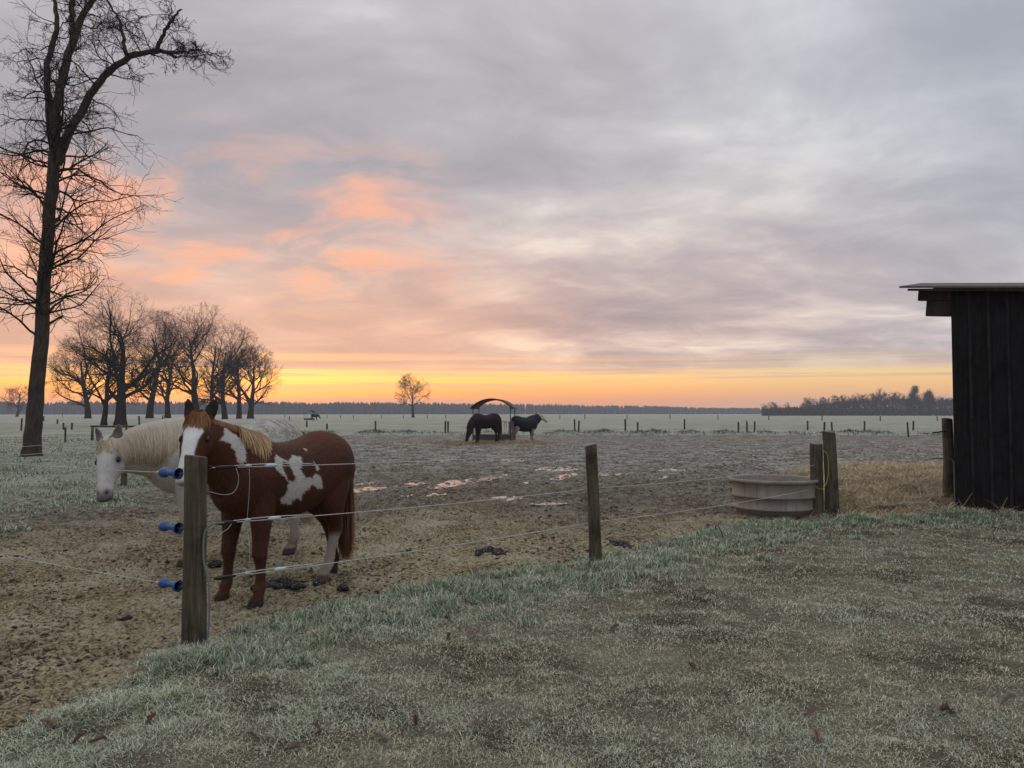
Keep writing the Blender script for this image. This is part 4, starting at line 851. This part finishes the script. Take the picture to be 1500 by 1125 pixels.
class Horse:
    def __init__(s, loc, head_dir, size, poll, ax, dor, neckmid=None, feet=None, voxel=.012, ear_pose=.2, headsize=1.0, neckw=1.0, hw=1.0, earlen=1.0):
        """poll, ax, dor given in local (unscaled) coordinates: +X forwards, +Y its left"""
        s.loc = np.array([loc[0], loc[1], loc[2]]); s.ang = math.atan2(head_dir[1], head_dir[0]); s.size = size
        ax = ax/np.linalg.norm(ax); dor = dor-ax*np.dot(dor, ax); dor /= np.linalg.norm(dor); s.poll, s.ax, s.dor, s.hs = np.asarray(poll), ax, dor, headsize
        shells = [loft_rings(densify(torso_rings()), 28)]
        f_ = feet or {}
        for fr in (True, False):
            for sd_ in (1, -1): shells.append(loft_rings(densify(leg(fr, sd_, *f_.get((fr, sd_), (0, 0, 0)))), 16))
        b0, b2 = np.array([.46, 0, 1.10]), s.poll+ax*.13-dor*.115; b1 = np.array(neckmid) if neckmid is not None else (b0+b2)/2+np.array([.08, 0, -.02])
        nr = []; s.neck = []
        for k, t in enumerate(np.linspace(0, 1, 9)):
            c = b0*(1-t)**2+2*b1*t*(1-t)+b2*t*t; tg = 2*(b1-b0)*(1-t)+2*(b2-b1)*t; tg /= np.linalg.norm(tg)
            up = EZ*(1-t)+dor*t*.8-ax*t*.6+EX*-.2; up = up-tg*np.dot(up, tg); up /= np.linalg.norm(up); sd_ = np.cross(up, tg)
            hh = np.interp(t, [0,.25,.5,.75,1], [.36,.30,.25,.205,.165]); ww = neckw*np.interp(t, [0,.25,.5,.75,1], [.22,.165,.13,.11,.10])
            nr.append((c, sd_, up, ww, hh, hh, .45)); s.neck.append((c, sd_, up, ww, hh))
        shells.append(loft_rings(densify(nr, 2), 20))
        hr, s.side = head_rings(s.poll, ax, dor, headsize, hw); s.hw = hw; shells.append(loft_rings(densify(hr, 3), 20))
        s.ears = []
        for k in (1, -1):
            b = s.poll+s.side*k*.066*headsize*hw-dor*.045-ax*.018; d_ = -ax*.95+dor*ear_pose+s.side*k*.22; d_ /= np.linalg.norm(d_); fn = dor+s.side*k*.45; fn -= d_*np.dot(fn, d_); fn /= np.linalg.norm(fn); sv = np.cross(fn, d_)
            er = [(b+d_*t*headsize*earlen-fn*(.012 if .02 < t < .13 else .004), sv, fn, w*headsize, th_*headsize, th_*headsize, 0) for t, w, th_ in ((-.03,.034,.034),(.02,.046,.028),(.06,.053,.020),(.10,.045,.016),(.135,.028,.013),(.160,.008,.008))]
            shells.append(loft_rings(densify(er, 2), 12)); s.ears.append((b, d_, fn))
        V, F, o_ = [], [], 0
        for v, f2 in shells:
            V.append(v); F += [tuple(int(i)+o_ for i in q_) for q_ in f2]; o_ += len(v)
        me = bpy.data.meshes.new('body'); me.from_pydata(np.concatenate(V).tolist(), [], F); bm = bmesh.new(); bm.from_mesh(me); bmesh.ops.recalc_face_normals(bm, faces=bm.faces[:]); bm.to_mesh(me); bm.free()
        tmp = bpy.data.objects.new('tmp', me); COL.objects.link(tmp)
        r_ = tmp.modifiers.new('r', 'REMESH'); r_.mode = 'VOXEL'; r_.voxel_size = voxel; r_.use_smooth_shade = True
        sm = tmp.modifiers.new('s', 'SMOOTH'); sm.factor = .5; sm.iterations = max(3, int(.06/voxel))
        dg = bpy.context.evaluated_depsgraph_get(); s.me = bpy.data.meshes.new_from_object(tmp.evaluated_get(dg)); bpy.data.objects.remove(tmp)
        n = len(s.me.vertices); co = np.empty(n*3, np.float32); s.me.vertices.foreach_get('co', co); s.co = co.reshape(-1, 3).astype(float)
        no = np.empty(n*3, np.float32); s.me.vertices.foreach_get('normal', no); s.no = no.reshape(-1, 3).astype(float)
        # nostril hollows
        q_ = s.co-s.poll; t = q_@ax; l = q_@s.side; dd = q_@dor
        s.t, s.l, s.d = t/headsize, l/headsize/hw, dd/headsize/(1+(hw-1)*.6)
        s.nost = np.exp(-(((s.t-.53)/.026)**2+((np.abs(s.l)-.040)/.017)**2))*(s.d > -.085)*(s.t > .45)*(s.t < .62)
        s.co -= s.no*(s.nost*.018)[:, None]; s.me.vertices.foreach_set('co', s.co.astype(np.float32).ravel())
        M = Matrix.Rotation(s.ang, 3, 'Z'); s.Rm = np.array(M)
    def world(s, P_): return (np.asarray(P_)*s.size)@s.Rm.T+s.loc
    def local(s, P_): return ((np.asarray(P_)-s.loc)@s.Rm)/s.size
    def finish(s, col, label, matn, hairs=(), eye=True, group='horses'):
        attr_col(s.me, 'coat', col)
        o = thing('horse', label, 'horse', s.loc, s.ang, group); o.scale = (s.size,)*3
        bo = link('body', s.me, matn, o)
        if eye:
            em = lathe('eye', [(.001,-.022),(.012,-.018),(.0195,-.009),(.0215,0),(.0195,.009),(.012,.018),(.001,.022)], 16)
            B_ = np.stack([s.ax*1.35, s.dor*.95, s.side*.62], 0); ec = np.empty(len(em.vertices)*3, np.float32); em.vertices.foreach_get('co', ec); em.vertices.foreach_set('co', (ec.reshape(-1, 3)@B_).astype(np.float32).ravel())
            for k in (1, -1): link('eye', em, mat('eye', color=(.005,.0035,.003), rough=.15, spec=.45), bo, s.poll+(s.ax*.185+s.side*k*.0885*s.hw-s.dor*.058)*s.hs)
        for nm, me, m_ in hairs: link(nm, me, m_, o)
        return o
def ribbons(name, lines, width, seed, cols, rootcols=None):
    rg = np.random.default_rng(seed); P_ = np.array(lines); n, k, _ = P_.shape; T = np.gradient(P_, axis=1); sd_ = norm(np.cross(T, np.array([[[.1, 1.0, .25]]])+rg.normal(0, .35, (n, 1, 3)))); sd_ = norm(.75*norm(np.cross(T, np.array([[[0, 1., .2]]])))+.5*sd_)
    w = width*np.concatenate([np.linspace(.8, 1, k-2), [.7, .15]])[None, :, None]*rg.uniform(.6, 1.3, (n, 1, 1))
    V = np.stack([P_-sd_*w/2, P_+sd_*w/2], 2).reshape(-1, 3); i = (np.arange(n)[:, None]*k+np.arange(k-1)[None])*2
    me = mesh_np(name, V, np.stack([i, i+1, i+3, i+2], -1).reshape(-1, 4), True)
    c = np.array(cols)[rg.integers(0, len(cols), n)]*rg.uniform(.75, 1.2, (n, 1)); C_ = np.repeat(c[:, None], k, 1)
    if rootcols is not None:
        t = np.linspace(0, 1, k)[None, :, None]; C_ = np.array(rootcols)*(1-t)+C_*t
    attr_col(me, 'tint', np.repeat(C_.reshape(-1, 3), 2, 0)); return me
def fur(s, col, n, L, wd, seed, keep=None):
    rg = np.random.default_rng(seed); i = rg.integers(0, len(s.co), n)
    if keep is not None: i = i[keep[i]]; n = len(i)
    p, nn = s.co[i], s.no[i]; d = np.array([-.55, 0, -.8])[None]+rg.normal(0, .25, (n, 3)); d -= nn*np.sum(d*nn, 1, keepdims=True); d = norm(norm(d)+nn*rg.uniform(.15, .5, (n, 1)))
    Lk = (L*rg.uniform(.5, 1.2, n))[:, None]; sd_ = norm(np.cross(d, nn)+rg.normal(0, .2, (n, 3)))*wd/2
    V = np.stack([p-sd_-nn*.002, p+sd_-nn*.002, p+d*Lk], 1).reshape(-1, 3); me = mesh_np('coat_hair', V, np.arange(3*n).reshape(-1, 3))
    me.polygons.foreach_set('use_smooth', np.ones(n, bool)); attr_col(me, 'tint', np.repeat(col[i]*rg.uniform(.7, 1.35, (n, 1)), 3, 0)); return ('coat_hair', me, M_hair)
def mane(s, n, t0, t1, side, a1, wd, seed, cols, root=None, lift=.012, wisp=.02, drift=0.0):
    rg = np.random.default_rng(seed); lines = []; N = s.neck; tk = np.linspace(0, 1, len(N))
    C_ = np.array([q_[0] for q_ in N]); S_ = np.array([q_[1] for q_ in N]); U_ = np.array([q_[2] for q_ in N]); W_ = np.array([q_[3] for q_ in N]); H_ = np.array([q_[4] for q_ in N])
    for _ in range(n):
        t = t0+(t1-t0)*rg.random(); ae = np.interp(t, [t0, t1], a1)*rg.uniform(.55, 1.15) if isinstance(a1, tuple) else a1*rg.uniform(.75, 1.1); ln = []; dr = rg.normal(drift, .035); wr = rg.random()**2
        for k, f_ in enumerate(np.linspace(0, 1, 8)):
            tt = np.clip(t+dr*f_, 0, 1); g_ = lambda A: np.array([np.interp(tt, tk, A[:, j]) for j in range(3)])
            c, sv, u = g_(C_), g_(S_), g_(U_); w, h = np.interp(tt, tk, W_), np.interp(tt, tk, H_)
            a = R(97)-f_*R(ae); ww = w*math.cos(a)*(1-.45*max(0, math.sin(a))**1.5); lf_ = lift*(.6+.6*math.sin(f_*math.pi))+wisp*f_*wr
            p_ = c+side*sv*(ww+(lf_ if f_ > .1 else 0))+u*(h*math.sin(a)+lift*max(0,1-f_*1.6))+EZ*(-.02*f_*f_); ln.append(p_)
        lines.append(ln)
    return ribbons('mane', lines, wd, seed, cols, root)
def tail(s, n, zend, seed, cols, spread=.07, root=None):
    rg = np.random.default_rng(seed); lines = []
    for _ in range(n):
        a, b = rg.normal(0, .022), rg.normal(0, .45*spread); c = rg.normal(0, .4*spread); ze = zend+abs(rg.normal(0, .12)); st = rg.uniform(0, .18)
        z0 = 1.30-st; x0 = -.80-.05*math.sin(st/.18*1.5)-.01
        lines.append([(x0, a, z0), (x0-.035, a*1.4+b*.2, z0-.08), (-.865+c*.3, a+b*.5, z0-.22), (-.87+c*.6, a+b*.8, (z0-.22)*.6+ze*.4), (-.865+c*.9, b, (z0-.22)*.25+ze*.75), (-.86+c, b*.95, ze)])
    return ribbons('tail', lines, .008, seed, cols, root)
def forelock(s, n, L, seed, cols, wd=.005):
    rg = np.random.default_rng(seed); lines = []
    for _ in range(n):
        l0 = rg.normal(0, .025); l1 = l0*1.3+rg.normal(0, .018)+.012; Lk = L*rg.uniform(.45, 1.05); ln = []
        for k in range(7):
            l = float(np.clip(l0+(l1-l0)*k/6, -.09, .09)); t = -.06+(Lk+.06)*k/6
            ln.append(s.poll+(s.ax*t+s.side*l*s.hw+s.dor*(.012+.006*rg.random()-.12*(1-math.sqrt(1-(l/.105)**2))-.02*max(0, -t/.06)))*s.hs)
        lines.append(ln)
    return ribbons('forelock', lines, wd, seed, cols)
def _coat(q, b):
    a = q.n('ShaderNodeAttribute', attribute_name='coat'); p = oc(q); n1 = q.noise(q.map(p, scale=(1,1,.35)), 60, 4, .65); n2 = q.noise(p, 5, 4)
    q.put(b.inputs['Base Color'], q.mix(1.0, a.outputs['Color'], q.ramp(q.m('ADD', q.m('MULTIPLY', n1, .5), q.m('MULTIPLY', n2, .5)), [(.3,(.72,.72,.72)),(.7,(1.2,1.2,1.2))]), 'MULTIPLY')); bump(q, b, q.noise(q.map(p, scale=(1,1,.3)), 170, 3, .7), .35, .004)
    b.inputs['Sheen Weight'].default_value = .0
M_coat = mat('horse_coat', _coat, rough=.7, spec=.14); M_hair = mat('horse_hair', _tint, rough=.5, spec=.3)
def smooth01(a, b, x): return sst(a, b, x)
def lerp(A, B, f_): return A*(1-f_[:, None])+np.asarray(B)*f_[:, None]
def inpoly(xy, poly, soft): return sst(-soft, soft, sdf_poly(xy[:, 0], xy[:, 1], poly))
def n3(s, f_, seed): return fbm(s.co[:, 0]*f_+s.co[:, 1]*f_*.7, s.co[:, 2]*f_+s.co[:, 1]*f_*.6, 3, seed)
def hdir(deg): return np.array([math.sin(R(deg)), -math.cos(R(deg))])     # 0 = towards -Y, positive towards +X

# the pinto in front
def pinto():
    hd = hdir(-27); fm = np.array([-2.305, 6.43]); org = fm-.47*hd*1.0+np.array([.03,.17]); org = np.array([org[0], org[1], hz(*fm)-.02])
    Rz = math.atan2(hd[1], hd[0]); c, sn = math.cos(Rz), math.sin(Rz); toL = lambda v: np.array([v[0]*c+v[1]*sn, -v[0]*sn+v[1]*c, v[2]])
    hh = hdir(5); phi = R(36); axw = np.array([hh[0]*math.sin(phi), hh[1]*math.sin(phi), -math.cos(phi)]); dw = np.array([hh[0]*math.cos(phi), hh[1]*math.cos(phi), math.sin(phi)])
    poll = toL(at(288.5, 609, 6.06)-org)
    s = Horse(org, hd, 1.0, poll, toL(axw), toL(dw), neckmid=(.80,.03,1.30), feet={(True,1):(.05,0,.07),(True,-1):(.05,0,-.05),(False,1):(.17,0,-.05),(False,-1):(-.16,0,.05)}, voxel=.0105, headsize=.98, hw=1.17, earlen=1.08)
    col = np.tile(np.array([.060,.0170,.0068]), (len(s.co), 1)); X, Y, Z = s.co.T
    col = lerp(col, (.105,.032,.012), sst(.3, .9, n3(s, 2.2, 3)*.5+.5)*.5)
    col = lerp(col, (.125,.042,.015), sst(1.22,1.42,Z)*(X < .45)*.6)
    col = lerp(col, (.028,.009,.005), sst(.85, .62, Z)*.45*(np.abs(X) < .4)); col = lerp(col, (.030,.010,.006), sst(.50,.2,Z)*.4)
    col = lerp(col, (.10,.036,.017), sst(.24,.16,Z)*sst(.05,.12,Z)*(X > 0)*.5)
    xy = project(s.world(s.co)); z3 = lambda L_: [(340+x_*.26667, 600+y_*.26667) for x_, y_ in L_]; z1 = lambda L_: [(120+x_*.3554, 570+y_*.3556) for x_, y_ in L_]
    jit = np.stack([n3(s, 30, 7), n3(s, 30, 9)], 1)*3.0; left = sst(-.02, .06, Y)*(s.no[:, 1] > -.3)
    W_ = (.50,.47,.43)
    pt = inpoly(xy+jit, z3([(237,240),(262,262),(310,285),(330,245),(380,262),(388,300),(370,325),(400,370),(440,375),(455,350),(490,370),(497,430),(470,435),(445,410),(410,440),(385,460),(380,500),(355,485),(330,500),(315,520),(270,515),(262,490),(300,455),(310,400),(290,370),(260,340),(228,315),(235,290)]), .9)
    ho = inpoly(xy+jit, z3([(275,280),(305,290),(330,340),(345,370),(335,395),(310,390),(290,355),(275,310)]), .9)
    body_l = left*(X < .62)*(X > -.75)
    col = lerp(col, W_, np.clip(pt-ho, 0, 1)*body_l)
    col = lerp(col, W_, inpoly(xy+jit, z3([(442,283),(452,290),(476,325),(468,332)]), .7)*body_l); col = lerp(col, W_, inpoly(xy+jit, z3([(392,210),(412,216),(410,226),(396,222)]), .7)*body_l)
    nk = inpoly(xy+jit, z1([(565,212),(585,190),(588,148),(620,182),(668,208),(678,285),(662,305),(640,300),(632,262),(612,228),(590,215)]), .9)
    col = lerp(col, W_, nk*(X > .45)*(s.t < .9)*(s.no[:, 1] > -.2)*(np.abs(s.l) > .0)*(1-(s.t > -.08)*(s.t < .65)*(np.abs(s.l) < .125)*(s.d > -.30)*(s.d < .05)*1.0))
    # blaze
    hd_m = (s.t > -.10)*(s.t < .66)*(np.abs(s.l) < .14)*(s.d > -.30)*(s.d < .06)
    bw = np.interp(s.t, [.03,.07,.14,.22,.35,.5,.62], [.012,.045,.070,.052,.044,.058,.075])+.006*n3(s, 25, 5)
    col = lerp(col, (.60,.58,.55), sst(.006, -.006, np.abs(s.l+.006)-bw)*hd_m*sst(.03,.06,s.t)*sst(-.14,-.05,s.d))
    col = lerp(col, (.30,.22,.20), hd_m*sst(.53,.60,s.t)*.6); col = lerp(col, (.012,.008,.008), s.nost)
    ey = np.exp(-(((s.t-.185)/.034)**2+((s.d+.052)/.024)**2))*(np.abs(s.l) > .06)*hd_m; col = lerp(col, (.015,.008,.006), np.clip(ey*1.3, 0, 1))
    for b, d_, fn in s.ears:
        q_ = s.co-b; u = q_@d_; er = (u > .015)*(u < .19)*(np.linalg.norm(q_-np.outer(u, d_), axis=1) < .068); col = lerp(col, (.016,.009,.008), er*sst(.0,.5,s.no@fn)*.95); col = lerp(col, (.04,.016,.011), er*sst(.10,.15,u)*.8)
    sock = (X < -.2)*(Y > .02)*sst(.50+.0, .42, Z+.04*n3(s, 8, 4)); col = lerp(col, (.36,.30,.25), sock*sst(.06,.10,Z)*.9)
    col = lerp(col, (.028,.019,.014), sst(.07,.05,Z)); col = lerp(col, (.16,.12,.09), sst(.075,.055,Z)*(X < 0)*(Y > 0)*.6)
    FL = [(.42,.27,.12),(.52,.36,.18),(.30,.17,.07),(.60,.45,.26)]
    hairs = [('mane', mane(s, 950, .08, .50, 1, (84, 58), .006, 5, FL, (.20,.08,.035), .018, .045, -.10), M_hair), ('mane', mane(s, 1100, .42, .97, 1, (34, 22), .006, 6, [(.22,.085,.03),(.30,.14,.055)], (.16,.055,.022), .014, .01), M_hair),
             ('tail', tail(s, 900, .13, 7, [(.16,.065,.028),(.23,.11,.05),(.10,.04,.02)], .075, (.09,.028,.014)), M_hair), ('forelock', forelock(s, 420, .13, 8, [(.24,.10,.04),(.34,.17,.075),(.18,.065,.028)]), M_hair)]
    hairs.append(fur(s, col, 70000, .024, .0045, 31, (s.t > .62)|(s.t < -.12)|(np.abs(s.l) > .2)|(s.d < -.33)|(s.d > .1)))
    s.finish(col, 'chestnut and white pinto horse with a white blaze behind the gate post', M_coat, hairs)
pinto()

# the white horse behind it
def white():
    hd = hdir(-54); org = np.array([-3.12, 8.45]); org = np.array([org[0], org[1], hz(*org)-.015])
    Rz = math.atan2(hd[1], hd[0]); c, sn = math.cos(Rz), math.sin(Rz); toL = lambda v: np.array([v[0]*c+v[1]*sn, -v[0]*sn+v[1]*c, v[2]])
    hh = hdir(-4); phi = R(22); axw = np.array([hh[0]*math.sin(phi)+.15, hh[1]*math.sin(phi), -math.cos(phi)]); dw = np.array([hh[0]*math.cos(phi), hh[1]*math.cos(phi), math.sin(phi)])
    sz = 1.055; poll = toL(at(155, 647, 7.50)-org)/sz
    s = Horse(org, hd, sz, poll, toL(axw), toL(dw), neckmid=(.86,.10,1.20), feet={(True,1):(-.05,0,.0),(True,-1):(-.24,0,0),(False,1):(-.04,0,-.03),(False,-1):(-.14,0,.02)}, voxel=.0125, headsize=.92, hw=1.25, earlen=1.05, ear_pose=.35)
    X, Y, Z = s.co.T; col = np.tile(np.array([.47,.445,.40]), (len(s.co), 1))
    col = lerp(col, (.36,.31,.24), sst(-.1, .6, n3(s, 2.5, 3))*.6); col = lerp(col, (.20,.185,.16), sst(-.05,.25, n3(s, 42, 13)+.5*n3(s, 6, 15)+.1)*sst(-.12,-.35,X)*sst(1.12,1.3,Z)*.7)
    col = lerp(col, (.24,.17,.11), sst(.62,.40,Z)*(.45+.4*n3(s, 6, 17))); col = lerp(col, (.19,.12,.075), sst(.24,.14,Z)*.6)
    col = lerp(col, (.05,.042,.038), sst(.075,.055,Z))
    hd_m = (s.t > -.1)*(s.t < .66)*(np.abs(s.l) < .14)*(s.d > -.30)*(s.d < .06); col = lerp(col, (.52,.50,.48), hd_m*.7)
    col = lerp(col, (.30,.26,.24), hd_m*sst(.45,.56,s.t)*.8); col = lerp(col, (.075,.065,.062), hd_m*sst(.50,.58,s.t)*.85); col = lerp(col, (.02,.015,.015), s.nost)
    ey = np.exp(-(((s.t-.185)/.042)**2+((s.d+.055)/.028)**2))*(np.abs(s.l) > .06)*hd_m; col = lerp(col, (.03,.024,.022), np.clip(ey*1.2, 0, 1))
    col = lerp(col, (.33,.30,.28), hd_m*np.exp(-(((s.t-.29)/.08)**2+((np.abs(s.l)-.085)/.02)**2))*.5)  # cheekbone shading painted into the coat colour
    for b, d_, fn in s.ears:
        q_ = s.co-b; u = q_@d_; er = (u > .015)*(u < .19)*(np.linalg.norm(q_-np.outer(u, d_), axis=1) < .068); col = lerp(col, (.10,.08,.07), er*sst(.1,.6,s.no@fn)*.9)
    CR = [(.40,.30,.18),(.48,.39,.26),(.33,.23,.13),(.52,.45,.34)]
    hairs = [('mane', mane(s, 4200, .02, .92, 1, (118, 95), .006, 15, CR, (.50,.45,.36), .014, .03), M_hair), ('tail', tail(s, 900, .28, 17, [(.36,.27,.17),(.28,.19,.11),(.44,.36,.25)], .08, (.42,.37,.28)), M_hair),
             ('forelock', forelock(s, 380, .14, 18, CR), M_hair)]
    hairs.append(fur(s, col, 50000, .026, .005, 32, (s.t > .62)|(s.t < -.12)|(np.abs(s.l) > .2)|(s.d < -.33)|(s.d > .1)))
    s.finish(col, 'muddy white horse with a long cream mane hanging its head', M_coat, hairs)
white()

# two horses at the feeder, one far out
def small(label, px, yb, deg, size, coat, pollL, axL, dorL, neckmid, rug=None, mane_c=None, face=None, legs=None, voxel=.022, feet=None, tail_c=None):
    p = gnd(px, yb); hd = hdir(deg)
    s = Horse((p[0], p[1], hz(*p)), hd, size, np.array(pollL), np.array(axL, float), np.array(dorL, float), neckmid=neckmid, voxel=voxel, feet=feet, headsize=1.12, hw=1.1)
    X, Y, Z = s.co.T; col = np.tile(np.array(coat), (len(s.co), 1)); col = lerp(col, np.array(coat)*.5, sst(.6,.3,Z)*.7*(legs is None))
    hm = (s.t > -.1)*(s.t < .66)*(np.abs(s.l) < .15)*(s.d > -.32)*(s.d < .08)
    if legs: col = lerp(col, legs, sst(.85,.7,Z)); 
    if face: col = lerp(col, face, hm*1.0); col = lerp(col, (.12,.08,.07), hm*sst(.5,.58,s.t)*.8)
    col = lerp(col, (.03,.025,.02), sst(.07,.05,Z)); hairs = []
    if mane_c: hairs.append(('mane', mane(s, 160, .05, 1.0, 1, 80, .03, 3, [mane_c]), M_hair))
    hairs.append(('tail', tail(s, 160, .30, 4, [tail_c or mane_c or coat], .09), M_hair))
    if rug:
        sh = [loft_rings(densify(torso_rings(.035, .06)), 28)]
        nk = [(c, sv, u, w+.035, h+.035, h+.035, .4) for c, sv, u, w, h in s.neck[:8]]; sh.append(loft_rings(densify(nk, 2), 20))
        V, F, o_ = [], [], 0
        for v, f2 in sh: V.append(v); F += [tuple(int(i)+o_ for i in q_) for q_ in f2]; o_ += len(v)
        me = bpy.data.meshes.new('rug'); me.from_pydata(np.concatenate(V).tolist(), [], F); bm = bmesh.new(); bm.from_mesh(me); bmesh.ops.recalc_face_normals(bm, faces=bm.faces[:]); bm.to_mesh(me); bm.free()
        tmp = bpy.data.objects.new('tmp', me); COL.objects.link(tmp); r_ = tmp.modifiers.new('r', 'REMESH'); r_.mode = 'VOXEL'; r_.voxel_size = .025; r_.use_smooth_shade = True; sm = tmp.modifiers.new('s', 'SMOOTH'); sm.iterations = 4
        rm = bpy.data.meshes.new_from_object(tmp.evaluated_get(bpy.context.evaluated_depsgraph_get())); bpy.data.objects.remove(tmp)
        hairs.append(('rug', rm, mat('navy_rug', lambda q, b: (q.put(b.inputs['Base Color'], q.ramp(q.noise(oc(q), 6, 4), [(.3,(.006,.0065,.010)),(.7,(.013,.014,.020))])), bump(q, b, q.noise(q.map(oc(q), scale=(1,1,.5)), 9, 3), .5, .03)), rough=.7)))
    s.finish(col, label, M_coat, hairs, eye=size > .9 and voxel < .03)
small('dark brown horse grazing head down on spilled hay by the feeder', 712, 652, -52, 1.03, (.022,.012,.009), (1.08,.0,.76), (.22,0,-.97), (.97,0,.22), (.86,0,1.02), mane_c=(.008,.006,.006), feet={(True,1):(.12,0,0),(False,-1):(-.1,0,0)})
small('horse in a dark navy neck rug with a pale face, looking out past the feeder', 768, 647.5, 118, 1.0, (.30,.24,.18), (1.0,.0,1.62), (.74,.0,-.67), (.67,0,.74), (.82,0,1.30), rug=True, face=(.50,.42,.36), legs=(.26,.20,.14), feet={(True,1):(.08,0,0)}, tail_c=(.30,.24,.17))
small('tiny far dark horse feeding at the distant feeder', 461, 615.6, 80, 1.0, (.02,.015,.013), (1.12,.0,.9), (.6,0,-.8), (.8,0,.6), (.86,0,1.1), mane_c=(.01,.01,.01), voxel=.04)

# ------------------------------------------------------------------ cold morning haze
bm = bmesh.new(); bx(bm, -1560, 1560, -1560, 1560, -1.5, 27.0)
def _haze(q, b):
    nt = q.nt; nt.nodes.remove(b); v = q.n('ShaderNodeVolumePrincipled'); v.inputs['Color'].default_value = (.78,.83,.96,1); v.inputs['Density'].default_value = .0004; v.inputs['Anisotropy'].default_value = .2
    o_ = [n for n in nt.nodes if n.type == 'OUTPUT_MATERIAL'][0]; nt.links.new(v.outputs[0], o_.inputs['Volume'])
hm = bpy.data.materials.new('haze'); hm.use_nodes = True; _haze(G(hm.node_tree), hm.node_tree.nodes['Principled BSDF'])
link('haze', bm_mesh(bm, 'haze'), hm, kind='stuff')
